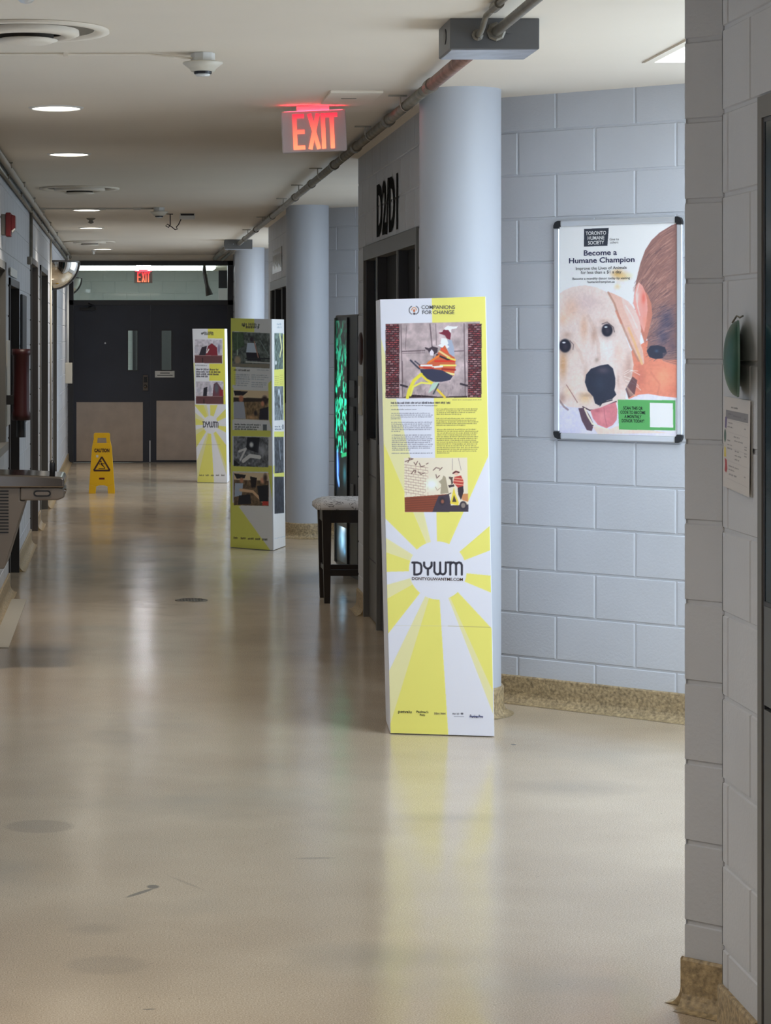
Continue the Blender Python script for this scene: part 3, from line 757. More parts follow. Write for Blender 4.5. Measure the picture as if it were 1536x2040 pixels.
# small fittings between alcove and door
tag(MB().lathe([(.10, 0), (.10, .010), (.085, .016), (.0, .018)], c=(XR, 14.585, 1.63), ax=(-1, 0, 0), n=24).build('alarm_button', M['red'], smooth=True), 'dark red round alarm button on the wall edge beside the glazed door', 'alarm button')
t = thing('wall_switch_plate', 'cream switch plate on the wall edge beside the glazed door', 'switch', (XR, 14.62, 1.34))
MB().box((-.01, -.10, -.12), (0, .10, .12)).build('plate', M['paintedpipe'], t, bevel=.003)
MB().box((-.014, -.03, -.05), (-.009, .03, .06)).build('rocker', M['white'], t, bevel=.002)

# ------------------------------------------------------------------ near right door (dark teal glazing)
t = struct(bpy.data.objects.new('door_8', None)); COL.objects.link(t); t.location = (AX, 0, 0)
f = MB(); f.box((-.003, 5.375, 0), (.12, 5.41, 2.25)); f.box((-.003, 4.35, 0), (.12, 4.41, 2.25)); f.box((-.003, 4.41, 2.20), (.12, 5.375, 2.25)); f.build('door_frame', M['framegrey'], t)
MB().box((.002, 4.41, 1.10), (.012, 5.36, 2.19)).build('glass_pane', M['teal'], t)
b = MB(); b.box((-.001, 4.41, .01), (.04, 5.362, .855)); b.box((-.001, 4.41, .865), (.04, 5.362, 1.09)); b.build('lower_panel', M['slate'], t)
b = MB(); b.box((.0005, 5.362, .01), (.04, 5.375, 2.20)); b.box((.0005, 4.41, 1.09), (.05, 5.362, 1.10)); b.box((.0005, 4.41, 2.19), (.05, 5.362, 2.20)); b.build('glazing_bead', M['frame'], t)

# ------------------------------------------------------------------ printed art: a small painter that colours fine meshes
def fbm(w, h, f0, seed, oct=4):
    rs = np.random.RandomState(seed); out = np.zeros((h, w)); amp = 1; tot = 0
    yy, xx = np.mgrid[0:h, 0:w]
    for o in range(oct):
        fx = max(2, int(f0*2**o)); fy = max(2, int(f0*2**o*h/w)); g = rs.rand(fy+2, fx+2)
        u = xx/w*fx; v = yy/h*fy; i = u.astype(int); j = v.astype(int); a = u-i; b_ = v-j; a = a*a*(3-2*a); b_ = b_*b_*(3-2*b_)
        out += amp*((g[j, i]*(1-a)+g[j, i+1]*a)*(1-b_)+(g[j+1, i]*(1-a)+g[j+1, i+1]*a)*b_); tot += amp; amp *= .55
    return out/tot
class Paint:
    """w x h print; T maps drawing coordinates to print pixels"""
    def __init__(s, w, h, bg, T=None, ss=2):
        s.w, s.h, s.ss = w, h, ss; s.T = T or (lambda x, y: (x, y))
        s.a = np.empty((h*ss, w*ss, 3)); s.a[:] = bg
    def pts(s, P): return [tuple(q*s.ss for q in s.T(x, y)) for x, y in P]
    def _blend(s, m, x0, y0, c, al=1.0):
        h, w = m.shape; r = s.a[y0:y0+h, x0:x0+w]; m = (m*al)[..., None]
        cc = c if isinstance(c, np.ndarray) and c.ndim == 3 else np.array(c, float)
        if cc.ndim == 3: cc = cc[y0:y0+h, x0:x0+w]
        s.a[y0:y0+h, x0:x0+w] = r*(1-m)+cc*m
    def _bb(s, xs, ys, pad=0):
        x0 = max(0, int(min(xs)-pad)); x1 = min(s.w*s.ss, int(max(xs)+pad)+2); y0 = max(0, int(min(ys)-pad)); y1 = min(s.h*s.ss, int(max(ys)+pad)+2)
        return (x0, y0, x1, y1) if x1 > x0 and y1 > y0 else None
    def poly(s, P, c, al=1.0):
        Q = s.pts(P); bb = s._bb([p[0] for p in Q], [p[1] for p in Q])
        if not bb: return
        x0, y0, x1, y1 = bb; yy, xx = np.mgrid[y0:y1, x0:x1]; xx = xx+.5; yy = yy+.5; ins = np.zeros(xx.shape, bool)
        for (xa, ya), (xb, yb) in zip(Q, Q[1:]+Q[:1]):
            if ya == yb: continue
            cnd = (ya > yy) != (yb > yy); ins ^= cnd & (xx < (xb-xa)*(yy-ya)/(yb-ya)+xa)
        s._blend(ins.astype(float), x0, y0, c, al)
    def rect(s, x0, y0, x1, y1, c, al=1.0): s.poly([(x0, y0), (x1, y0), (x1, y1), (x0, y1)], c, al)
    def line(s, P, wd, c, al=1.0):
        Q = s.pts(P); wd *= s.ss/2
        bb = s._bb([p[0] for p in Q], [p[1] for p in Q], wd+2)
        if not bb: return
        x0, y0, x1, y1 = bb; yy, xx = np.mgrid[y0:y1, x0:x1]; xx = xx+.5; yy = yy+.5; d = np.full(xx.shape, 1e9)
        for (xa, ya), (xb, yb) in zip(Q[:-1], Q[1:]):
            L2 = (xb-xa)**2+(yb-ya)**2+1e-9; t = np.clip(((xx-xa)*(xb-xa)+(yy-ya)*(yb-ya))/L2, 0, 1)
            d = np.minimum(d, np.hypot(xx-xa-t*(xb-xa), yy-ya-t*(yb-ya)))
        s._blend(np.clip(wd-d+.5, 0, 1), x0, y0, c, al)
    def blob(s, x, y, rx, ry, c, al=1.0, ang=0.0, hard=0.0):
        (cx, cy), (ax, _), (_, by) = s.T(x, y), s.T(x+rx, y), s.T(x, y+ry); sx_ = abs(ax-cx)*s.ss; sy_ = abs(by-cy)*s.ss; cx *= s.ss; cy *= s.ss
        R = max(sx_, sy_)*(1.05 if hard else 2.0); bb = s._bb([cx], [cy], R)
        if not bb: return
        x0, y0, x1, y1 = bb; yy, xx = np.mgrid[y0:y1, x0:x1]; u = xx+.5-cx; v = yy+.5-cy; ca, sa = math.cos(ang), math.sin(ang)
        q = np.hypot((u*ca+v*sa)/sx_, (-u*sa+v*ca)/sy_)
        m = np.clip((1-q)/max(1e-3, 1-hard), 0, 1) if hard else np.exp(-q*q*1.6)
        s._blend(m, x0, y0, c, al)
    def words(s, x0, x1, y, hgt, c, al=.8, seed=0, wd=None):
        """an unreadable line of small print"""
        rs = random.Random(seed); x = x0
        while x < x1:
            n = rs.uniform(2.2, 7)*hgt*.5
            e = min(x1, x+n)
            k = x
            while k < e:
                q = rs.choice((.5, .8, 1.0)); s.rect(k, y-hgt*q*.5, min(e, k+hgt*.32), y+hgt*.5, c, al); s.rect(k, y-hgt*.1, min(e, k+hgt*.55), y+hgt*.12, c, al*.8); k += hgt*.55
            x = e+hgt*.4
    def result(s):
        a = s.a.reshape(s.h, s.ss, s.w, s.ss, 3).mean((1, 3)); return a
def to_lin(a, k):
    a = np.clip(a/255., 0, 1); l = np.where(a <= .04045, a/12.92, ((a+.055)/1.055)**2.4)
    return np.clip(l*k, 0, .92)
def print_mesh(name, img, corners, m, parent, k=1.35):
    """corners: TL, TR, BL, BR in parent space"""
    h, w, _ = img.shape; TL, TR, BL, BR = [np.array(c, float) for c in corners]
    u = np.linspace(0, 1, w)[None, :, None]; v = np.linspace(0, 1, h)[:, None, None]
    P = (TL*(1-u)+TR*u)*(1-v)+(BL*(1-u)+BR*u)*v
    idx = np.arange(w*h).reshape(h, w); F = np.stack([idx[1:, :-1], idx[1:, 1:], idx[:-1, 1:], idx[:-1, :-1]], -1).reshape(-1, 4)
    me = bpy.data.meshes.new(name); me.vertices.add(w*h); me.vertices.foreach_set('co', P.reshape(-1).astype(np.float32))
    me.loops.add(F.size); me.loops.foreach_set('vertex_index', F.reshape(-1).astype(np.int32))
    me.polygons.add(len(F)); me.polygons.foreach_set('loop_start', np.arange(0, F.size, 4, dtype=np.int32)); me.polygons.foreach_set('loop_total', np.full(len(F), 4, np.int32))
    me.update(calc_edges=True)
    at = me.color_attributes.new('Col', 'FLOAT_COLOR', 'POINT'); c = np.ones((w*h, 4), np.float32); c[:, :3] = to_lin(img, k).reshape(-1, 3); at.data.foreach_set('color', c.reshape(-1))
    me.materials.append(m); o = bpy.data.objects.new(name, me); COL.objects.link(o); o.parent = parent; return o
def quadmap(xlT, xrT, xlB, xrB, yTl, yTr, yBl, yBr, w, h):
    def T(x, y):
        u = .5
        for _ in range(3):
            yt = yTl+(yTr-yTl)*u; yb = yBl+(yBr-yBl)*u; v = (y-yt)/(yb-yt)
            xl = xlT+(xlB-xlT)*v; xr = xrT+(xrB-xrT)*v; u = (x-xl)/(xr-xl)
        return u*w, v*h
    return T

WHT = (206, 206, 216); YEL = (218, 208, 108); MID = (213, 207, 156)
def sunburst(p, w, h, cx, cy, R, asp=1.0, flip=False):
    ss = p.ss; yy, xx = np.mgrid[0:h*ss, 0:w*ss]; dx = (xx+.5)/ss-cx; dy = -((yy+.5)/ss-cy)*asp
    a = np.degrees(np.arctan2(dx, dy)) % 360; r = np.hypot(dx, dy)
    Y = [(0, 25), (50, 69), (95, 112), (137, 156), (177.5, 198.5), (219, 241), (268, 289), (315, 338)]
    Md = [(156, 159.5), (198.5, 207), (241, 254), (289, 302), (338, 347.5)]
    for lo, hi in Y: p.a[(a >= lo) & (a < hi) & (r > R)] = YEL
    for lo, hi in Md: p.a[(a >= lo) & (a < hi) & (r > R)] = MID
def dywm(p, x0, x1, y0, y1, c=(38, 36, 48), wd=None):
    """the four rounded letters; drawing coordinates"""
    W_ = x1-x0; H_ = y1-y0; wd = wd or H_*.16
    def X(u): return x0+u*W_
    def Y(v): return y0+v*H_
    L = lambda P: p.line([(X(a), Y(b_)) for a, b_ in P], wd, c)
    L([(0, .04), (.10, .04), (.16, .12), (.18, .3), (.18, .7), (.16, .88), (.10, .96), (.04, .96)]); L([(.04, .04), (.04, .96)])
    L([(.235, .04), (.235, .3), (.27, .46), (.31, .52), (.35, .46), (.385, .3), (.385, .04)]); L([(.31, .52), (.31, .98)])
    L([(.44, .04), (.44, .75), (.47, .92), (.505, .96), (.54, .9), (.555, .75), (.555, .04)]); L([(.555, .75), (.57, .9), (.61, .96), (.645, .9), (.665, .75), (.665, .04)])
    L([(.70, .04), (.78, .04)]); L([(.755, .04), (.755, .98)]); L([(.755, .2), (.78, .08), (.82, .04), (.855, .1), (.87, .25), (.87, .98)]); L([(.87, .25), (.885, .1), (.93, .04), (.965, .1), (.985, .25), (.985, .98)])
def para(p, x0, x1, y0, y1, n, c, hgt, seed, last=.4, al=.75):
    for i in range(n):
        y = y0+(y1-y0)*(i+.5)/n; e = x1 if i < n-1 else x0+(x1-x0)*last
        p.words(x0, e-(x1-x0)*.06*((i*7+seed) % 3)/2, y, hgt, c, al, seed*31+i)
DK = (62, 60, 70)

def face_companions():
    """front of the nearest box, drawn in photo pixel coordinates"""
    w, h = 210, 870
    T = quadmap(756, 966, 777, 985, 597, 592, 1462, 1469, w, h)
    p = Paint(w, h, WHT, T)
    cx, cy = T(872, 1138); sunburst(p, w, h, cx, cy, 58)
    ss = p.ss
    # logo ring
    def C1(x, y): return (740+x/5.689, 580+y/5.689)
    def C2(x, y): return (740+x/5.689, 780+y/5.689)
    P1 = lambda P: [C1(*q) for q in P]; P2 = lambda P: [C2(*q) for q in P]
    for s_ in (-1, 1):
        p.line(P1([(478+s_*42*math.cos(a)*1.3, 222+50*math.sin(a)) for a in np.linspace(-1.1, 1.1, 9)]), 1.6, (70, 65, 70))
    p.line(P1([(450, 222), (460, 200), (480, 190), (500, 200), (508, 222)]), 1.5, (190, 120, 60)); p.blob(*C1(480, 228), 3, 4, (180, 90, 50), .9, hard=.5); p.blob(*C1(482, 262), 3.4, 2.6, (50, 45, 50), .95, hard=.5)
    # photo one: brick, barn doors, rider
    x0, y0 = C1(155, 378); x1, y1 = C1(1243, 1215); p.rect(x0, y0, x1, y1, (188, 170, 172))
    tx = fbm(w*ss, h*ss, 14, 3, 4)[..., None]; door = np.array((176, 158, 160.))*(.72+.5*tx)
    (ax_, ay_), (bx_, by_) = T(x0, y0), T(x1, y1); X0, Y0, X1, Y1 = [int(q*ss) for q in (ax_, ay_, bx_, by_)]
    p.a[Y0:Y1, X0:X1] = door[Y0:Y1, X0:X1]
    for xa, xb in ((155, 312), (1090, 1243)):
        p.poly(P1([(xa, 378), (xb, 378), (xb, 1215), (xa, 1215)]), (52, 28, 36))
        for r in range(34):
            yb = 384+r*24.5; off = (r % 2)*26; kx = xa
            rs = random.Random(r+xa)
            while kx < xb-8:
                e = min(xb-6, kx+40-(off if kx == xa else 0)); g = rs.uniform(.75, 1.2); mix_ = (130*g, 62*g, 66*g) if rs.random() < .6 else (150*g, 110*g, 112*g)
                p.poly(P1([(kx+3, yb), (e, yb), (e, yb+12), (kx+3, yb+12)]), tuple(min(255, q) for q in mix_)); kx = e+6
    dk = (95, 78, 84)
    for a, c, wd in (((330, 380), (350, 1210), 1.6), ((1045, 378), (1060, 1200), 2.0), ((395, 395), (380, 670), .9), ((660, 380), (690, 700), 2.4), ((725, 380), (735, 620), 1.2), ((340, 690), (600, 680), 2.6), ((930, 690), (1040, 685), 2.2), ((350, 712), (600, 705), 1.0), ((345, 800), (350, 1040), 1.8), ((1055, 810), (1062, 1040), 2.0), ((700, 700), (700, 800), 1.5)):
        p.line(P1([a, c]), wd, dk, .85)
    for (x, y) in ((1010, 1060), (330, 1070)): p.line(P1([(x, y), (x+70, y+20)]), 4, (48, 40, 50))
    p.poly(P1([(350, 1210), (470, 1180), (620, 1190), (760, 1205), (1080, 1195), (1085, 1215), (170, 1215)]), (48, 34, 40))
    rs = random.Random(5)
    for _ in range(60):
        x = rs.uniform(370, 1040); y = rs.uniform(1000, 1180); p.line(P1([(x, y), (x+rs.uniform(-6, 6), y+rs.uniform(15, 50))]), .6, (105, 88, 95), .6)
    for _ in range(40):
        x = rs.uniform(400, 1020); y = rs.uniform(400, 900); p.line(P1([(x, y), (x+rs.uniform(-8, 8), y+rs.uniform(20, 70))]), .5, (205, 190, 195), .5)
    p.poly(P1([(820, 430), (860, 400), (930, 410), (975, 405), (960, 430), (900, 440), (900, 480), (850, 460)]), (238, 234, 240))      # plume
    p.poly(P1([(860, 560), (905, 560), (930, 640), (940, 740), (900, 770), (870, 690), (850, 620)]), (150, 158, 178))                     # long hair
    p.poly(P1([(790, 540), (850, 545), (870, 600), (840, 640), (800, 625), (780, 590)]), (228, 218, 218))                               # face
    p.poly(P1([(750, 620), (830, 590), (880, 640), (850, 660), (780, 640)]), (222, 216, 224))
    p.poly(P1([(755, 480), (800, 470), (815, 445), (870, 448), (898, 490), (890, 560), (850, 545), (830, 510), (780, 492)]), (112, 38, 56))  # cap
    p.poly(P1([(830, 620), (880, 720), (940, 760), (952, 860), (930, 970), (850, 930), (700, 900), (540, 880), (530, 840), (620, 830), (700, 780), (770, 680)]), (190, 92, 60))  # striped sweater
    for i, (a, c, col) in enumerate([((770, 690), (880, 760), (228, 190, 130)), ((740, 730), (880, 790), (50, 40, 50)), ((720, 800), (940, 800), (200, 50, 40)), ((860, 760), (945, 790), (224, 190, 90)), ((780, 850), (950, 850), (226, 204, 110)), ((800, 890), (945, 900), (150, 40, 40)), ((830, 930), (930, 950), (230, 205, 140)), ((560, 850), (680, 850), (238, 225, 220)), ((640, 820), (760, 740), (222, 120, 50)), ((790, 660), (850, 700), (225, 80, 50)), ((690, 870), (800, 860), (235, 225, 215)), ((590, 870), (700, 880), (180, 60, 50))]):
        p.line(P1([a, c]), 3.6, col)
    p.poly(P1([(600, 640), (650, 655), (690, 632), (750, 650), (745, 700), (700, 730), (650, 710), (640, 680), (610, 665)]), (62, 50, 60))   # dog
    p.poly(P1([(655, 700), (680, 665), (705, 700), (700, 740), (665, 735)]), (218, 206, 214))
    p.line(P1([(440, 790), (500, 850), (540, 885)]), 3.4, (58, 58, 74)); p.line(P1([(490, 800), (545, 845)]), 2.6, (64, 64, 80))
    p.poly(P1([(545, 890), (700, 890), (800, 905), (920, 970), (890, 1015), (800, 1035), (700, 1035), (600, 985), (560, 930)]), (50, 52, 74))   # skirt
    p.line(P1([(405, 1212), (425, 1130), (480, 1020), (560, 950)]), 6.5, (224, 204, 66)); p.line(P1([(440, 1190), (470, 1090), (560, 1045), (680, 1055)]), 3.6, (226, 210, 96)); p.line(P1([(560, 950), (620, 1010), (690, 1050)]), 4.5, (218, 196, 60))
    p.line(P1([(730, 1110), (830, 1212)]), 4.4, (226, 186, 60)); p.poly(P1([(690, 1050), (765, 1035), (720, 1110), (640, 1165), (665, 1100)]), (170, 194, 180)); p.line(P1([(760, 1060), (700, 1170)]), 3, (70, 76, 80))
    # caption and text columns
    yb = lambda v: 780+v/5.689
    xb = lambda v: 740+v/5.689
    p.words(xb(215), xb(890), yb(135), 4.2, (50, 46, 56), .95, 3); p.words(xb(215), xb(750), yb(166), 2.0, DK, .8, 4); p.words(xb(915), xb(1250), yb(103), 1.6, (90, 85, 70), .7, 5)
    p.words(xb(218), xb(510), yb(210), 1.8, DK, .7, 6)
    c1 = (92, 90, 108); c2 = (98, 94, 62)
    para(p, xb(218), xb(692), yb(243), yb(325), 4, c1, 2.1, 11, .3); para(p, xb(222), xb(688), yb(345), yb(468), 6, c1, 2.1, 12, .28); para(p, xb(228), xb(692), yb(490), yb(680), 9, c1, 2.1, 13, .45); p.words(xb(228), xb(690), yb(706), 2.0, c1, .7, 14)
    para(p, xb(735), xb(1200), yb(197), yb(275), 4, c2, 2.1, 15, .6); para(p, xb(735), xb(1205), yb(305), yb(400), 5, c2, 2.1, 16, .75); para(p, xb(740), xb(1212), yb(428), yb(715), 14, c2, 2.1, 17, .3)
    # photo two: painted wall, rider on a trike
    p.poly(P2([(368, 760), (1085, 757), (1098, 1372), (375, 1375)]), (222, 204, 184))
    for r in range(11):
        y = 835+r*31
        p.line(P2([(372, y), (640-r*4, y+38)]), .9, (140, 112, 96), .8)
        for q in range(5):
            xx_ = 390+q*55+(r % 2)*28; p.line(P2([(xx_, y+(xx_-372)*.14), (xx_+1, y+(xx_-372)*.14+28)]), .7, (140, 112, 96), .7)
    tb = (96, 70, 62)
    for P_ in ([(380, 800), (470, 770), (420, 760)], [(430, 770), (410, 810)], [(480, 810), (500, 840), (520, 800)], [(540, 820), (560, 860), (600, 850)], [(620, 830), (640, 820)], [(450, 940), (480, 900), (500, 900), (490, 930)], [(530, 920), (560, 945), (600, 930)], [(700, 900), (730, 870), (770, 880)], [(770, 900), (800, 870)], [(730, 950), (740, 990), (770, 960)]): p.line(P2(P_), 1.8, tb, .85)
    p.blob(*C2(680, 1060), 14, 12, (246, 240, 232), .8); p.line(P2([(915, 770), (915, 900)]), .7, (120, 105, 98)); p.line(P2([(985, 765), (1015, 900)]), .7, (120, 105, 98))
    p.poly(P2([(760, 1030), (800, 1000), (815, 960), (840, 975), (860, 1080), (875, 1160), (780, 1170), (790, 1060)]), (158, 146, 124)); p.line(P2([(725, 1090), (745, 1130), (780, 1100)]), 1.1, (160, 140, 118))
    p.poly(P2([(373, 1205), (880, 1170), (880, 1373), (376, 1373)]), (128, 66, 48)); 
    for r in range(6): p.line(P2([(376, 1225+r*26), (740, 1205+r*26)]), .8, (82, 42, 38), .8)
    p.poly(P2([(690, 1373), (720, 1290), (760, 1190), (880, 1175), (900, 1300), (1100, 1290), (1098, 1373)]), (62, 54, 66)); p.poly(P2([(1015, 1170), (1092, 1165), (1096, 1260), (1030, 1240)]), (190, 130, 86))
    p.poly(P2([(935, 1090), (890, 1280), (985, 1300), (990, 1265), (950, 1160)]), (224, 194, 70)); p.poly(P2([(935, 1180), (915, 1260), (965, 1260)]), (70, 60, 50))
    p.poly(P2([(940, 975), (1015, 960), (1045, 1030), (1040, 1090), (980, 1100), (925, 1040)]), (178, 62, 56))
    for y in (990, 1020, 1055): p.line(P2([(935, y), (1040, y+12)]), 1.6, (226, 170, 140))
    p.poly(P2([(975, 1100), (1040, 1080), (1045, 1140), (1015, 1240), (985, 1180)]), (52, 42, 50)); p.blob(*C2(960, 930), 6, 6, (215, 170, 150), 1, hard=.6); p.line(P2([(925, 935), (955, 915), (990, 925)]), 3, (88, 40, 44)); p.poly(P2([(875, 975), (925, 978), (918, 1000), (925, 1050), (905, 1062), (898, 1010), (878, 992)]), (82, 66, 62)); p.poly(P2([(868, 1072), (935, 1060), (940, 1085), (880, 1098)]), (60, 48, 52)); p.line(P2([(850, 1180), (900, 1160)]), 1.5, (70, 60, 60))
    p.blob(*C2(1040, 1300), 8, 9.5, (50, 45, 55), 1, hard=.8); p.blob(*C2(1040, 1300), 5, 6, (130, 118, 112), 1, hard=.7); p.blob(*C2(800, 1250), 8, 10, (50, 42, 50), .9, hard=.6); p.blob(*C2(805, 1255), 4, 5, (150, 90, 70), .9, hard=.5)
    # big letters, crease, sponsors
    C3 = lambda x, y: (740+x/5.689, 1000+y/5.689)
    dywm(p, C3(450, 0)[0]+2, C3(1040, 0)[0]-1, 1121, 1147, wd=4.2)
    C4 = lambda x, y: (740+x/5.689, 1240+y/5.689)
    p.line([C4(870, 50), C4(1350, 66)], 1.0, (150, 140, 90), .7); p.line([C4(250, 42), C4(870, 50)], .8, (188, 184, 160), .6)
    p.line([C4(940, 1075), C4(1050, 1078)], 1.0, (100, 100, 115), .8); p.blob(*C4(1030, 1045), 3.5, 2.5, (40, 40, 50), .9, hard=.4)
    p.line([C4(1118, 1078), C4(1265, 1078)], 1.4, (70, 80, 150), .9)
    p.words(*(C4(715, 0)[0], C4(850, 0)[0]), C4(0, 1042)[1], 5.0, (80, 72, 60), .8, 44)
    p.words(*(C4(920, 0)[0], C4(1000, 0)[0]), C4(0, 1045)[1], 4.2, (80, 80, 90), .8, 45)
    # pale board edge at the right
    p.rect(966-1.2, 560, 1100, 1500, (225, 232, 245)) if False else None
    return p.result()

def lean_box(bl, br, back, ht_l, ht_r, lean_l, lean_r, name_face, img, label, k=1.35, side=None):
    """a tall cardboard display tower, leaning slightly; bl/br: front floor corners, back: vector to the rear"""
    t = thing('display_tower', label, 'display box', (bl[0], bl[1], 0))
    B = [Vector((0, 0, 0)), Vector((br[0]-bl[0], br[1]-bl[1], 0))]; bk = Vector((back[0], back[1], 0))
    Tp = [B[0]+Vector((lean_l[0], lean_l[1], ht_l)), B[1]+Vector((lean_r[0], lean_r[1], ht_r))]
    base = [B[0], B[1], B[1]+bk, B[0]+bk]; top = [Tp[0], Tp[1], Tp[1]+bk, Tp[0]+bk]
    z = Vector((0, 0, .003)); base = [q+z for q in base]
    mb = MB(); mb.add(base+top, [(0, 3, 2, 1), (4, 5, 6, 7), (0, 1, 5, 4), (1, 2, 6, 5), (2, 3, 7, 6), (3, 0, 4, 7)])
    cbx = mb.build('card_box', M['card'], t, bevel=.002)
    u = (B[1]-B[0]).normalized(); n = Vector((u.y, -u.x, 0)); e = .003; off = n*.0025
    c = lambda q, s: q+u*s*e+off
    print_mesh('front_print', img, [c(Tp[0], 1), c(Tp[1], -1), c(base[0]+Vector((0, 0, .002)), 1), c(base[1]+Vector((0, 0, .002)), -1)], M['print'], cbx, k)
    if side is not None:
        s2 = bk.normalized(); n2 = Vector((s2.y, -s2.x, 0))*.0025
        print_mesh('side_print', side, [Tp[1]+s2*e+n2, Tp[1]+bk-s2*e+n2, base[1]+s2*e+n2+Vector((0, 0, .002)), base[1]+bk-s2*e+n2+Vector((0, 0, .002))], M['print'], cbx, k)
    return t, u, n

# nearest tower
BY = 10.11
bl = ((777-250)/F_PX*10.11, 10.11); br = ((985-250)/F_PX*10.03, 10.03)
tw, tu, tn = lean_box(bl, br, (.02, .34), 1.862, 1.873, (-.045, .0), (-.036, .0), 'front', face_companions(), 'tall yellow and white display tower nearest the camera, with the cyclist photo')
def on_tower(px, py):
    """local point on the first tower's front for a photo pixel"""
    v = (py-594.5)/(1465.5-594.5); xl = 756+21*v; xr = 966+19*v; u = (px-xl)/(xr-xl)
    W_ = Vector((br[0]-bl[0], br[1]-bl[1], 0)); z = 1.867*(1-v)
    p = W_*u+Vector((-.041*(1-v), 0, z)); return p+tn*.0035
wpx = .442/209.
text('lettering', 'COMPANIONS\nFOR CHANGE', on_tower(873, 617.5), tu, tn, 67*wpx, 18*wpx, M['inkgrey'], tw, bold=.004)
text('web_address', 'DONTYOUWANTME.COM', on_tower(871.5, 1153.5), tu, tn, 102*wpx, 6*wpx, M['brownink'], tw, bold=.012)
text('sponsor_name', 'petvalu', on_tower(807, 1420.5), tu, tn, 27*wpx, 7.5*wpx, M['ink'], tw, bold=.012)
text('sponsor_name', "Paulmac's\nPets", on_tower(842, 1422), tu, tn, 24*wpx, 11*wpx, M['ink'], tw, bold=.015)
text('sponsor_name', 'Purina Pro', on_tower(949.5, 1425), tu, tn, 26*wpx, 6.5*wpx, M['navy'], tw, bold=.015)

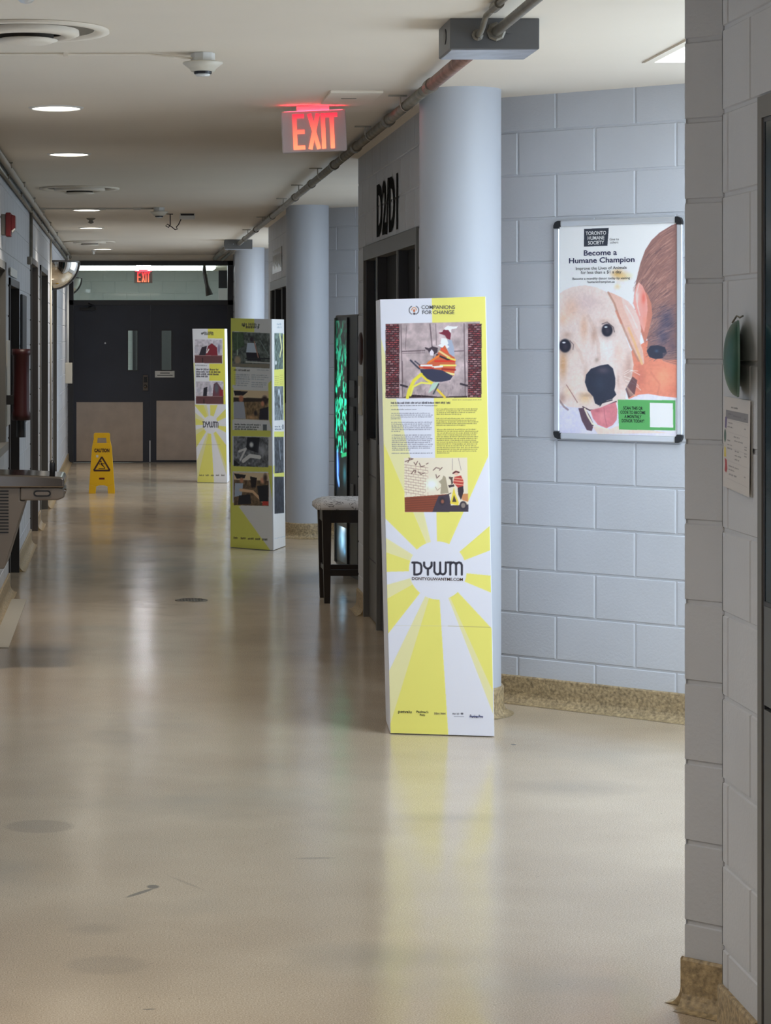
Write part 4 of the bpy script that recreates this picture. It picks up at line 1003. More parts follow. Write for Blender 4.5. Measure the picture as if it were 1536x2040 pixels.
# ---- middle tower
def img_mid_front():
    w, h = 118, 480; T = quadmap(330, 620, 325, 635, 275, 270, 1935, 1958, w, h); p = Paint(w, h, (196, 200, 204), T)
    Yc = (214, 206, 92)
    p.rect(320, 260, 500, 372, Yc); p.rect(320, 360, 342, 1640, Yc); p.rect(340, 1620, 400, 1640, Yc)
    p.poly([(320, 1600), (380, 1630), (620, 1960), (320, 1960)], Yc); p.poly([(600, 740), (640, 700), (640, 1130), (605, 1000)], Yc); p.rect(330, 1340, 640, 1385, Yc); p.rect(330, 780, 350, 1010, Yc); p.rect(340, 1085, 620, 1130, Yc); p.poly([(600, 1380), (640, 1340), (640, 1660)], Yc); p.rect(330, 630, 365, 760, Yc)
    p.words(410, 540, 316, 26, (80, 80, 70), .8, 1); p.words(440, 535, 335, 22, (50, 50, 50), .9, 2); p.blob(425, 328, 10, 12, (40, 40, 40), 1, hard=.4)
    def photo(x0, y0, x1, y1, c, seed, rng=.9):
        n = fbm(w*p.ss, h*p.ss, 22, seed)[..., None]; img = np.array(c, float)*(.35+rng*1.3*n); p.poly([(x0, y0), (x1, y0+2), (x1, y1+4), (x0, y1)], img)
    photo(340, 374, 610, 628, (86, 92, 88), 4)
    p.line([(380, 390), (378, 540)], 3, (150, 165, 150)); p.poly([(340, 380), (420, 378), (430, 470), (350, 520)], (60, 80, 52), .7)
    p.blob(480, 425, 16, 24, (52, 40, 48), 1, hard=.5); p.poly([(450, 450), (510, 450), (520, 540), (440, 530)], (168, 178, 196)); p.poly([(440, 520), (530, 520), (550, 580), (450, 580)], (36, 30, 40)); p.line([(500, 440), (530, 560)], 3, (150, 110, 96)); p.blob(380, 580, 30, 40, (150, 134, 112), 1, hard=.5); p.line([(440, 590), (608, 592)], 2.5, (180, 180, 176)); p.line([(540, 430), (605, 540)], 2, (110, 122, 118)); p.poly([(343, 605), (608, 600), (608, 628), (343, 626)], (120, 112, 98)); p.line([(440, 565), (608, 560)], 3, (40, 40, 44))
    p.words(352, 470, 650, 14, (60, 58, 50), .9, 4); p.words(520, 606, 645, 9, (120, 120, 120), .6, 5)
    for (a, b_, c, d, s_) in ((356, 676, 470, 768, 1), (480, 676, 600, 720, 2), (480, 730, 590, 775, 3)): para(p, a, c, b_, d, 6 if s_ == 1 else 3, (120, 122, 124), 9, s_, .8, .7)
    photo(352, 795, 602, 1005, (150, 122, 88), 6, .6); p.poly([(352, 795), (602, 797), (602, 860), (352, 858)], (198, 172, 140)); p.poly([(350, 850), (602, 850), (602, 872), (350, 885)], (52, 42, 34))
    p.poly([(350, 800), (455, 805), (420, 835), (360, 835)], (38, 32, 34)); p.blob(405, 860, 22, 34, (170, 110, 84), 1, hard=.5); p.poly([(352, 880), (425, 880), (440, 1003), (352, 1003)], (148, 152, 162)); p.blob(575, 865, 28, 42, (52, 38, 36), 1, hard=.5); p.blob(560, 890, 16, 26, (176, 120, 92), 1, hard=.5); p.poly([(540, 930), (602, 910), (602, 1006), (535, 1006)], (40, 36, 44)); p.blob(480, 990, 40, 20, (190, 150, 110), .8); p.blob(510, 960, 16, 26, (40, 32, 34), .9, hard=.4)
    for i, y in enumerate((1045, 1062, 1078)): p.words(358, 545-12*i, y, 12, (62, 66, 62), .95, 20+i)
    p.rect(562, 1040, 590, 1085, (86, 92, 96))
    photo(350, 1132, 602, 1348, (96, 98, 104), 9, 1.0)
    p.poly([(450, 1135), (540, 1135), (530, 1250), (440, 1220)], (30, 30, 38)); p.line([(420, 1310), (470, 1270), (540, 1280)], 8, (196, 196, 198)); p.blob(480, 1190, 20, 26, (190, 192, 198), 1, hard=.4); p.blob(560, 1230, 34, 50, (158, 160, 168), .9); p.line([(390, 1240), (440, 1220), (400, 1300)], 5, (190, 190, 196)); p.poly([(352, 1300), (400, 1340), (352, 1345)], (28, 28, 34))
    photo(350, 1392, 605, 1630, (120, 96, 74), 10, .7); p.poly([(352, 1392), (604, 1394), (604, 1450), (352, 1446)], (196, 172, 142)); p.poly([(352, 1400), (440, 1410), (430, 1435), (372, 1438)], (36, 32, 34)); p.blob(408, 1450, 18, 26, (168, 116, 88), 1, hard=.5)
    p.poly([(360, 1470), (420, 1470), (410, 1560), (356, 1570)], (150, 160, 176)); p.line([(400, 1520), (490, 1530), (560, 1600)], 6, (204, 160, 128)); p.poly([(390, 1560), (470, 1550), (480, 1620), (380, 1626)], (34, 30, 36)); p.poly([(470, 1420), (520, 1430), (510, 1500), (480, 1500)], (36, 26, 28)); p.poly([(520, 1490), (600, 1480), (604, 1610), (540, 1600)], (30, 28, 34)); p.blob(560, 1450, 22, 30, (186, 136, 108), 1, hard=.4); p.blob(580, 1430, 20, 44, (44, 32, 34), .9, hard=.3); p.rect(560, 1600, 604, 1630, (170, 60, 54))
    for i, (a, c) in enumerate(((350, 385), (403, 440), (455, 495), (510, 545), (560, 600))): p.words(a, c, 1866+i*3, 16, (60, 58, 44), .9, 60+i)
    return p.result()
def img_mid_side():
    w, h = 100, 480; T = quadmap(620, 728, 635, 725, 270, 272, 1958, 1925, w, h); p = Paint(w, h, (212, 222, 234), T)
    Yc = (222, 216, 100)
    p.rect(640, 636, 720, 760, Yc); p.rect(718, 380, 740, 1010, Yc); p.rect(640, 1090, 720, 1130, Yc); p.rect(640, 1385, 720, 1420, Yc); p.rect(632, 1340, 645, 1400, Yc)
    for (y0, y1, c, sd) in ((374, 634, (84, 98, 92), 1), (760, 1005, (96, 104, 108), 2), (1130, 1390, (62, 66, 72), 3), (1420, 1685, (40, 44, 52), 4)):
        n = fbm(w*p.ss, h*p.ss, 16, 30+sd)[..., None]; p.poly([(641, y0), (716, y0), (716, y1), (643, y1+6)], np.array(c, float)*(.3+1.4*n))
    p.line([(690, 385), (705, 480), (690, 540)], 8, (206, 196, 150)); p.blob(655, 590, 10, 20, (220, 224, 230), 1, hard=.4); p.blob(680, 800, 14, 30, (190, 198, 206), .9, hard=.3); p.line([(690, 830), (695, 930)], 6, (180, 184, 190)); p.line([(680, 1160), (690, 1290)], 5, (120, 126, 134))
    for i, y in enumerate((308, 330)): p.words(664, 705, y, 18, (130, 136, 142), .7, i)
    for i in range(5): p.words(645, 680, 690+i*14, 8, (120, 116, 70), .6, i+5); p.words(688, 716, 680+i*16, 8, (120, 116, 70), .6, i+25)
    for i, y in enumerate((1055, 1074)): p.words(645, 700, y, 12, (70, 76, 84), .9, i+9)
    p.rect(706, 1040, 716, 1075, (90, 96, 104))
    p.line([(645, 1872), (722, 1855)], 1.2, (130, 134, 138), .7)
    return p.result()
m_bl = (X_at(459, 19.07), 19.07); m_br = (X_at(544, 18.78), 18.78)
uu = Vector((m_br[0]-m_bl[0], m_br[1]-m_bl[1])); bk = (.129*.97, .43*.97)
lean_box(m_bl, m_br, bk, 1.855, 1.845, (.003, 0), (-.012, 0), 'front', img_mid_front(), 'shaded display tower in the middle, turned to show two printed sides', side=img_mid_side(), k=1.75)

# ---- far tower
def img_far():
    w, h = 84, 340; T = quadmap(45, 300, 85, 320, 320, 315, 1462, 1465, w, h); p = Paint(w, h, (214, 212, 220), T)
    cx, cy = T(190, 1032); sunburst(p, w, h, cx, cy, 20)
    p.rect(0, 200, 400, 885, (214, 212, 220)); Yc = (222, 208, 84); p.rect(168, 200, 400, 390, Yc); p.rect(180, 578, 300, 705, Yc); p.rect(40, 575, 64, 890, (226, 218, 140)); p.rect(285, 380, 330, 880, Yc)
    p.words(130, 215, 348, 20, (70, 66, 60), .8, 1); p.words(140, 212, 360, 14, (60, 56, 50), .7, 2); p.blob(122, 356, 9, 10, (50, 45, 45), 1, hard=.4)
    def shot(y0, y1, x0, x1, v):
        n = fbm(w*p.ss, h*p.ss, 20, v)[..., None]; p.rect(x0, y0, x1, y1, np.array((196, 188, 196.))*(.75+.4*n)); yt = y1-58
        p.rect(x0, yt, x1, y1, (96, 60, 62)); p.line([(x0, yt+2), (x1, yt)], 1.5, (150, 120, 120)); p.rect((x0+x1)/2-50, yt+18, (x0+x1)/2-42, y1, (50, 34, 40))
        return yt
    yt = shot(400, 575, 64, 280, 3); p.poly([(98, yt), (120, yt-60), (160, yt-70), (150, yt)], (42, 36, 46)); p.poly([(150, yt), (170, yt-70), (200, yt-90), (240, yt-60), (245, yt)], (120, 36, 48)); p.blob(80, yt-40, 16, 30, (178, 174, 184), 1, hard=.4); p.blob(255, yt-50, 14, 50, (120, 116, 140), .9, hard=.4); p.line([(160, yt-20), (175, yt-45)], 3, (220, 216, 210))
    yt = shot(712, 878, 74, 292, 5); p.poly([(130, yt), (135, yt-60), (165, yt-70), (160, yt)], (40, 36, 46)); p.poly([(205, yt), (215, yt-90), (240, yt-105), (275, yt-60), (290, yt)], (100, 60, 70)); p.blob(236, yt-60, 22, 50, (88, 88, 98), 1, hard=.4); p.poly([(262, yt-50), (288, yt-50), (290, yt), (260, yt)], (130, 36, 48)); p.blob(95, yt-40, 18, 26, (170, 168, 178), 1, hard=.4); p.blob(184, yt-50, 12, 40, (140, 138, 156), .8)
    for i, y in enumerate((622, 640, 657, 674)): p.words(76, (250, 265, 255, 170)[i], y, 14, (60, 54, 66), .95, 9+i)
    p.words(70, 160, 592, 7, (90, 86, 86), .7, 3)
    dywm(p, 128, 250, 1010, 1052, wd=1.9)
    p.line([(80, 1180), (265, 1180)], .8, (150, 144, 120), .6)
    for i, (a, c) in enumerate(((102, 138), (150, 178), (192, 218), (232, 262), (274, 304))): p.words(a, c, 1408, 12, (70, 66, 60), .85, 60+i)
    return p.result()
f_bl = (X_at(393, 27.6), 27.6); f_br = (X_at(452.5, 27.5), 27.5)
lean_box(f_bl, f_br, (.045, .40), 1.80, 1.80, (-.058, 0), (-.028, 0), 'front', img_far(), 'farthest yellow and white display tower, standing in front of the end doors')

# ------------------------------------------------------------------ framed poster on the angled alcove wall
wu = Vector((W1b[0]-W1[0], W1b[1]-W1[1], 0)).normalized(); wn = Vector((wu.y, -wu.x, 0))
if wn.y > 0: wn = -wn
P_or = Vector((1.756, 11.03, 0))
def img_poster():
    w, h = 300, 540
    T0 = quadmap(1121, 1347, 1122, 1347, 455, 445, 862, 868, w, h)
    T = lambda x, y: T0(1080+x/5.12, 410+y/5.12)
    p = Paint(w, h, (226, 222, 228), T); O = 1178
    q = lambda P: [(x, y+O) for x, y in P]
    p.blob(330, 2150, 220, 130, (206, 206, 228), .9)
    p.blob(790, 700, 75, 60, (196, 150, 70), .75); p.blob(850, 730, 70, 50, (206, 168, 90), .6); p.blob(790, 830, 40, 40, (222, 190, 120), .5); p.blob(900, 720, 60, 40, (230, 205, 160), .5)
    # neck and shirt
    p.poly(q([(930, 300), (1100, 180), (1370, 250), (1370, 800), (900, 790), (880, 700)]), (216, 132, 108))
    p.blob(1230, 560+O, 110, 130, (232, 150, 118), .8); p.blob(1010, 560+O, 60, 160, (196, 112, 96), .7); p.blob(1330, 700+O, 60, 60, (206, 118, 96), .7); p.line(q([(1120, 520), (1200, 640), (1180, 740)]), 5, (200, 120, 100), .5)
    p.poly(q([(905, 790), (1000, 745), (1090, 735), (1200, 755), (1370, 775), (1370, 1160), (200, 1160), (200, 860), (420, 890), (700, 1080)]), (214, 210, 228))
    p.poly(q([(200, 860), (420, 880), (500, 1130), (200, 1140)]), (206, 204, 228))
    # person's hair, ear
    hair = [(1372, 178), (1300, 215), (1200, 280), (1120, 360), (1060, 460), (1015, 590), (985, 720), (965, 830), (950, 930), (1000, 1100), (1060, 1320), (1090, 1380), (1075, 1480), (1110, 1540), (1190, 1560), (1290, 1570), (1372, 1560)]
    p.poly(hair, (140, 104, 98))
    rs = random.Random(4)
    def instrip(x, y): return x > 1372-(1372-985)*min(1, max(0, (y-178)/500))**.6+10
    for i in range(760):
        y = rs.uniform(190, 1250); x = rs.uniform(960, 1370)
        if not instrip(x, y): continue
        L_ = rs.uniform(60, 150); a = .95+.5*(x-1000)/370*-1+rs.uniform(-.15, .15); g = rs.choice([(176, 130, 118), (112, 82, 84), (198, 154, 136), (92, 70, 76), (158, 112, 100), (150, 116, 108)])
        p.line([(x, y), (x-L_*math.cos(a)*.75, y+L_*math.sin(a))], rs.uniform(.8, 2.2), g, .42)
    p.blob(1270, 1170, 90, 150, (70, 70, 92), .85); p.blob(1230, 1330, 90, 130, (84, 80, 100), .85); p.blob(1320, 1420, 60, 120, (104, 84, 92), .8)
    for i in range(220):
        y = rs.uniform(1000, 1550); x = rs.uniform(1130, 1370); L_ = rs.uniform(40, 110); a = rs.uniform(.3, .9)
        p.line([(x, y), (x-L_*math.cos(a), y+L_*math.sin(a)*.7)], rs.uniform(.7, 1.8), rs.choice([(70, 66, 84), (130, 100, 100), (54, 54, 72), (112, 96, 108), (170, 136, 128)]), .42)
    p.poly([(1030, 850), (1080, 900), (1120, 1000), (1130, 1120), (1090, 1300), (1060, 1420), (1010, 1250), (1000, 1100), (1010, 950)], (190, 122, 104))
    p.poly([(1000, 785), (1035, 820), (1060, 880), (1078, 960), (1085, 1060), (1070, 1180), (1050, 1290), (1010, 1200), (975, 1090), (945, 1000), (955, 900), (975, 820)], (228, 156, 146))
    p.blob(1045, 950, 25, 90, (228, 110, 96), .9); p.blob(985, 930, 20, 60, (240, 206, 202), .8); p.line([(1000, 800), (975, 900), (985, 1020), (1010, 1120)], 3, (240, 200, 194), .8); p.blob(1060, 1180, 30, 90, (222, 140, 120), .7)
    p.poly([(1075, 1480), (1110, 1430), (1180, 1420), (1250, 1440), (1270, 1500), (1230, 1550), (1160, 1562), (1100, 1540)], (48, 50, 66)); p.blob(1170, 1480, 22, 18, (70, 92, 118), .8)
    for i in range(14): p.line([(1230, 1500+i*6), (1372, 1470+i*12)], 1.0, (168, 138, 130) if i % 2 else (76, 66, 80), .7)
    # puppy
    cream = (222, 203, 196)
    p.poly([(200, 915), (260, 870), (350, 835), (470, 818), (590, 840), (690, 890), (750, 960), (800, 1050), (850, 1180), (875, 1350), (930, 1500), (950, 1620), (930, 1750), (880, 1900), (870, 1960), (900, 2010), (780, 2010), (760, 2070), (690, 2110), (560, 2110), (440, 2060), (300, 2050), (230, 2000), (200, 1800)], cream)
    p.blob(480, 1000, 180, 120, (204, 180, 178), .8); p.blob(330, 1060, 100, 140, (214, 176, 154), .8); p.blob(250, 1160, 60, 80, (222, 178, 150), .7); p.blob(600, 1180, 90, 160, (222, 202, 196), .8); p.blob(460, 1250, 50, 160, (208, 166, 140), .8)
    p.blob(350, 1500, 110, 180, (222, 202, 190), .8); p.blob(250, 1620, 50, 190, (192, 146, 104), .9); p.blob(700, 1480, 130, 160, (230, 216, 214), .9); p.blob(800, 1500, 60, 140, (220, 190, 178), .8); p.blob(560, 1330, 40, 120, (186, 150, 132), .85); p.blob(620, 1440, 70, 110, (228, 212, 206), .8); p.blob(590, 1575, 26, 30, (150, 126, 110), .6); p.blob(400, 1780, 120, 130, (226, 206, 194), .9); p.blob(880, 1700, 60, 150, (200, 166, 154), .8); p.blob(470, 1960, 80, 70, (224, 188, 140), .8); p.blob(820, 1850, 50, 90, (222, 196, 188), .9); p.blob(300, 1900, 60, 80, (226, 198, 172), .8)
    for i in range(700):
        x = rs.uniform(210, 900); y = rs.uniform(840, 2000); a = math.atan2(y-1620, x-560)+rs.uniform(-.3, .3); L_ = rs.uniform(14, 34)
        if x > 760 and y < 1150: continue
        if y < 1000 and (x < 300 or x > 640): continue
        p.line([(x, y), (x+L_*math.cos(a), y+L_*math.sin(a))], .8, rs.choice([(242, 232, 228), (204, 178, 168), (222, 196, 180), (236, 220, 214)]), .35)
    p.line([(500, 1130), (560, 1260), (600, 1400), (610, 1560)], 9, (196, 164, 150), .35); p.line([(360, 1400), (420, 1500), (450, 1600)], 8, (200, 168, 152), .3)
    p.blob(290, 1320, 60, 40, (180, 146, 128), .6); p.blob(660, 1180, 70, 30, (196, 166, 152), .6); p.blob(905, 1620, 40, 170, (186, 150, 138), .7); p.blob(240, 1960, 50, 60, (160, 120, 104), .6); p.blob(520, 1930, 120, 30, (170, 136, 112), .55); p.blob(480, 1720, 30, 130, (196, 164, 148), .6); p.blob(800, 1780, 20, 100, (190, 158, 146), .6)
    # ear of the puppy
    p.poly([(690, 880), (740, 950), (790, 1080), (830, 1180), (880, 1300), (920, 1420), (980, 1540), (1035, 1625), (1052, 1600), (1040, 1480), (1010, 1390), (1020, 1250), (1000, 1150), (960, 1060), (900, 980), (830, 940), (760, 905)], (218, 178, 164))
    p.poly([(830, 945), (900, 980), (960, 1060), (1000, 1150), (1022, 1250), (1010, 1390), (960, 1300), (900, 1150), (850, 1040)], (226, 190, 182)); p.line([(700, 890), (760, 1000), (800, 1120), (860, 1270), (930, 1440), (1000, 1580)], 5, (176, 128, 108), .75); p.line([(900, 1250), (960, 1400), (1030, 1610)], 6, (226, 176, 124), .8); p.line([(780, 1080), (830, 1200)], 6, (196, 120, 100), .6); p.line([(870, 1020), (930, 1120), (985, 1250)], 3, (240, 212, 206), .7)
    # eyes
    for (x, y, rx, ry) in ((270, 1432, 66, 76), (690, 1272, 60, 72)):
        p.blob(x, y+6, rx*1.25, ry*1.1, (120, 92, 84), .75); p.blob(x, y, rx, ry, (34, 34, 48), 1, hard=.78); p.blob(x+4, y+8, rx*.5, ry*.5, (70, 62, 72), .7); p.blob(x-12, y-32, rx*.34, ry*.14, (226, 230, 240), 1, hard=.5)
    p.line([(640, 1210), (690, 1190), (750, 1240), (762, 1290)], 2, (70, 56, 60), .8); p.line([(320, 1380), (355, 1420), (350, 1470)], 2, (90, 70, 70), .7)
    # nose, mouth, tongue
    p.poly(q([(470, 620), (482, 545), (530, 485), (620, 452), (700, 438), (748, 480), (772, 580), (770, 660), (762, 700), (782, 745), (740, 790), (690, 805), (610, 855), (572, 835), (552, 765), (500, 710)]), (46, 50, 66)); p.blob(650, 500+O, 70, 40, (92, 84, 98), .8); p.blob(620, 640+O, 60, 90, (56, 66, 84), .6); p.line(q([(620, 860), (640, 830), (740, 800)]), 3, (36, 36, 48), .9)
    p.poly(q([(405, 885), (470, 880), (520, 960), (560, 1050), (540, 1115), (490, 1105), (440, 1010)]), (92, 70, 82)); p.line(q([(450, 870), (520, 905), (600, 900), (680, 860), (780, 815)]), 3, (66, 46, 54)); p.line(q([(470, 890), (500, 960), (545, 1040), (620, 1080), (700, 1095)]), 4.5, (232, 214, 196))
    p.poly(q([(525, 905), (620, 880), (700, 845), (775, 820), (792, 900), (785, 1000), (745, 1055), (685, 1085), (600, 1050), (550, 985)]), (208, 126, 134)); p.blob(650, 960+O, 60, 60, (222, 146, 152), .8); p.line(q([(660, 880), (670, 980), (690, 1070)]), 2, (180, 96, 108), .6); p.blob(600, 910+O, 50, 25, (176, 96, 106), .6)
    p.poly(q([(545, 1065), (700, 1100), (800, 1060), (1290, 1130), (600, 1145)]), (226, 202, 190))
    p.line(q([(285, 650), (330, 720), (395, 825)]), 2.2, (150, 100, 90), .8); p.line(q([(210, 800), (260, 870), (300, 900)]), 5, (120, 90, 86), .6)
    for P_ in ([(860, 540), (930, 500), (1010, 545)], [(860, 520), (900, 495), (990, 505)], [(870, 600), (960, 640), (1020, 700)], [(860, 560), (940, 590), (1000, 660)]): p.line(q(P_), 1.1, (246, 236, 230), .9)
    p.poly(q([(870, 690), (940, 560), (985, 600), (960, 740), (900, 780)]), (74, 56, 66), .75)
    for i in range(16): p.line(q([(870+i*6, 640+i*8), (915+i*5, 760)]), 1, (206, 172, 148), .5)
    gr_ = fbm(w*p.ss, h*p.ss, 60, 77, 3)[..., None]; low = fbm(w*p.ss, h*p.ss, 9, 78, 3)[..., None]
    top_ = int(.17*h*p.ss); p.a[top_:] *= (.95+.09*gr_[top_:])*(.97+.05*low[top_:])
    for _ in range(2):        # soften like a photographic print
        q_ = p.a.copy(); q_[1:-1, 1:-1] = (p.a[1:-1, 1:-1]*4+p.a[:-2, 1:-1]*2+p.a[2:, 1:-1]*2+p.a[1:-1, :-2]*2+p.a[1:-1, 2:]*2+p.a[:-2, :-2]+p.a[2:, 2:]+p.a[:-2, 2:]+p.a[2:, :-2])/16; p.a = q_
    # logo block, green box
    p.poly([(458, 250), (705, 238), (692, 418), (458, 430)], (44, 48, 58))
    p.poly(q([(795, 795), (1350, 800), (1350, 1105), (808, 1098)]), (84, 160, 88)); p.poly(q([(1105, 826), (1325, 830), (1328, 1075), (1108, 1073)]), (236, 240, 238))
    return p.result(), T
pimg, PT = img_poster()
PC_T = .615                     # centre of the frame along the wall
P_c = P_or+wu*PC_T
pf = thing('framed_poster', 'silver snap framed poster of a puppy held by a person, on the block wall', 'poster', (P_c.x, P_c.y, 1.734))
hw, hh, fw, fd = .325, .5, .028, .016
def pw(a, z, d=0.0): v = wu*a+wn*d; return Vector((v.x, v.y, z))
def wbox(mb, a0, a1, z0, z1, d0, d1):
    vs = [pw(a, z, d) for d in (d0, d1) for (a, z) in ((a0, z0), (a1, z0), (a1, z1), (a0, z1))]
    mb.add(vs, [(0, 1, 2, 3), (7, 6, 5, 4), (0, 4, 5, 1), (1, 5, 6, 2), (2, 6, 7, 3), (3, 7, 4, 0)]); return mb
wbox(MB(), -hw+.01, hw-.01, -hh+.01, hh-.01, .0, .006).build('backing_board', M['white'], pf)
g = .034
for (a0, a1, z0, z1) in ((-hw, -hw+fw, -hh+g, hh-g), (hw-fw, hw, -hh+g, hh-g), (-hw+g, hw-g, hh-fw, hh), (-hw+g, hw-g, -hh, -hh+fw)):
    wbox(MB(), a0, a1, z0, z1, .0, fd).build('frame_rail', M['alu'], pf, bevel=.006, seg=3)
for sa in (-1, 1):
    for sz in (-1, 1):
        pts = [(hw, 0), (hw, hh-.022), (hw-.007, hh-.007), (hw-.022, hh), (0, hh)]
        P_ = [(hw, hh-g), (hw, hh-.022), (hw-.007, hh-.007), (hw-.022, hh), (hw-g, hh), (hw-g, hh-fw), (hw-fw, hh-fw), (hw-fw, hh-g)]
        mb = MB(); mb.prism([pw(sa*a, sz*z, 0) for a, z in P_], wn*(fd+.002)); mb.build('corner_cap', M['black'], pf, bevel=.001)
iw, ih = hw-fw, hh-fw
print_mesh('poster_print', pimg, [pw(-iw, ih, .008), pw(iw, ih, .008), pw(-iw, -ih, .008), pw(iw, -ih, .008)], M['poster'], pf, 1.32)
def on_poster(x, y):
    u, v = PT(x, y); return pw(-iw+2*iw*u/300, ih-2*ih*v/540, .0088)
kx = 2*iw/226/5.12; kz = 2*ih/412/5.12
def ptext(body, cx, cy, w_, h_, m, bold=.0, name='lettering'):
    text(name, body, on_poster(cx, cy), wu, wn, w_*kx, h_*kz, m, pf, bold=bold)
ptext('TORONTO\nHUMANE\nSOCIETY', 578, 338, 205, 135, M['inkwhite'], .02, 'logo_lettering')
ptext('Give to\nothers', 760, 366, 92, 55, M['inkgrey'], .0)
ptext('Become a', 622, 487, 330, 56, M['navy'], .018, 'headline')
ptext('Humane Champion', 634, 570, 652, 72, M['navy'], .018, 'headline')
ptext('Improve the Lives of Animals\nfor less than a $1 a day', 630, 668, 506, 82, M['inkgrey'], .008)
ptext('Become a monthly donor today by visiting\nhumanechampion.ca', 630, 768, 572, 66, M['inkgrey'], .006)
ptext('SCAN THIS QR\nCODE TO BECOME\nA MONTHLY\nDONOR TODAY!', 945, 947+1178, 245, 160, M['ink'], .01)

# ------------------------------------------------------------------ caution floor sign
cy_ = 25.8; cs = 182.
t = thing('wet_floor_sign', 'yellow folding caution wet floor sign standing near the end doors', 'floor sign', (-0.258, cy_, 0))
def sign_panel(sgn):
    # outline of an A frame panel: (x, height) with feet and a handle hole cut-out (built as strips)
    H = .655; mb = MB(); th = .014
    def P(x, z, d=0): return (x, sgn*(.115*(1-z/H)+.008)+d, z)
    def hexa(q):
        mb.add([P(x, z) for x, z in q]+[P(x, z, sgn*-th) for x, z in q], [tuple(range(len(q))), tuple(range(len(q), 2*len(q)))[::-1]]+[(i, (i+1) % len(q), len(q)+(i+1) % len(q), len(q)+i) for i in range(len(q))])
    hexa([(-.143, .0), (-.068, .0), (-.062, .075), (-.136, .095)]); hexa([(.068, .0), (.143, .0), (.136, .095), (.062, .075)])
    hexa([(-.136, .095), (-.062, .075), (-.03, .088), (.03, .088), (.062, .075), (.136, .095), (.108, .50), (.098, .545), (-.098, .545), (-.108, .50)])
    hexa([(-.098, .545), (-.052, .545), (-.046, .605), (-.086, .60)]); hexa([(.052, .545), (.098, .545), (.086, .60), (.046, .605)])
    hexa([(-.090, .60), (.090, .60), (.088, .645), (.075, .655), (-.075, .655), (-.088, .645)])
    return mb.build('panel', M['yellow'], t, bevel=.002), P
pnl, PF = sign_panel(-1); sign_panel(1)
def on_sign(x, z): v = Vector(PF(x, z)); return v+Vector((0, -.002, 0))
nn = Vector((0, -1, .17)).normalized()
text('caution_lettering', 'CAUTION', on_sign(0, .465), (1, 0, 0), nn, .165, .042, M['brownink'], pnl, bold=.05)
m_ = MB()
def sbar(p, q, w):
    p = Vector(p); q = Vector(q); d = (q-p).normalized(); n = Vector((-d.y, d.x))*w/2
    m_.add([on_sign(*v) for v in (p+n, q+n, q-n, p-n)], [(0, 1, 2, 3)])
tri = [(-.088, .248), (.088, .248), (0, .395)]
for a, c in zip(tri, tri[1:]+tri[:1]): sbar(a, c, .018)
sbar((-.035, .268), (.035, .268), .006); sbar((.035, .272), (.01, .305), .009); sbar((.01, .305), (-.012, .325), .012); sbar((-.012, .325), (.008, .295), .009); sbar((-.018, .338), (-.004, .350), .014); sbar((-.01, .33), (.03, .318), .007); sbar((-.02, .31), (-.03, .33), .006)
m_.build('warning_triangle', M['brownink'], pnl)
m_ = MB(); m_.add([on_sign(*v) for v in ((-.03, .15), (.03, .15), (.03, .17), (-.03, .17))], [(0, 1, 2, 3)]); m_.build('maker_badge', M['firered'], pnl)
m_ = MB(); m_.add([on_sign(*v) for v in ((-.062, .39), (-.038, .39), (-.038, .415), (-.062, .415))], [(0, 1, 2, 3)]); m_.build('sticker', M['white'], pnl)

# ------------------------------------------------------------------ drinking fountain
fy0, fy1 = 11.95, 12.40
t = thing('drinking_fountain', 'stainless steel wall mounted drinking fountain at the left edge', 'drinking fountain', (XL, fy0, 0))
def FP(cx, cyy): return ((cx/6-250)/F_PX*fy0-XL, (1.7-(900+cyy/6-672)/F_PX*fy0))
def fprism(P_, y0, y1, name, m, bev=.004):
    pts = [(a, y0, z) for a, z in P_]; return MB().prism(pts, (0, y1-y0, 0)).build(name, m, t, bevel=bev)
W_x = 0.0
a = FP(240, 430); b1 = FP(300, 590); c1 = FP(50, 1400)
body = [(0.0, FP(0, 430)[1]), (a[0], FP(0, 430)[1]), (FP(240, 0)[0], FP(0, 585)[1]), b1, c1, (0.0, c1[1])]
f_body = fprism(body, .0, fy1-fy0, 'body', M['steelmatt'], .006)
f_apron = fprism([(a[0]+.001, FP(0, 432)[1]), (FP(700, 0)[0], FP(0, 432)[1]), (FP(765, 0)[0], FP(0, 450)[1]), (FP(770, 0)[0], FP(0, 548)[1]), (FP(690, 0)[0], FP(0, 580)[1]), (a[0]+.001, FP(0, 583)[1])], -.004, fy1-fy0+.004, 'apron', M['steelmatt'], .008)
f_basin = fprism([(0.0, FP(0, 262)[1]), (FP(300, 0)[0], FP(0, 278)[1]), (FP(740, 0)[0], FP(0, 300)[1]), (FP(768, 0)[0], FP(0, 330)[1]), (FP(768, 0)[0], FP(0, 430)[1]), (0.0, FP(0, 430)[1])], -.010, fy1-fy0+.010, 'basin', M['steel'], .012)
sl = MB()
for i in range(14):
    z = FP(0, 470+i*38)[1]; sl.box((FP(0, 0)[0]-.12, -.0015, z-.0035), (FP(103, 0)[0], .004, z+.0035))
sl.build('grille_slots', M['black'], f_body)
xb = FP(615, 0)[0]; sp_ = MB(); sp_.tube([(xb, .14, FP(0, 330)[1]), (xb, .14, FP(0, 160)[1]), (xb-.0, .14, FP(0, 118)[1])], [.015, .0145, .008], 14); sp_.build('bubbler', M['black'], f_basin, smooth=True)
pb = MB(); x0_, z0_ = FP(400, 535); x1_, z1_ = FP(610, 460)
pp = []
r_ = (z1_-z0_)/2
for k in range(9): a_ = PI/2+PI*k/8; pp.append((x0_+r_+r_*math.cos(a_), z0_+r_+r_*math.sin(a_)))
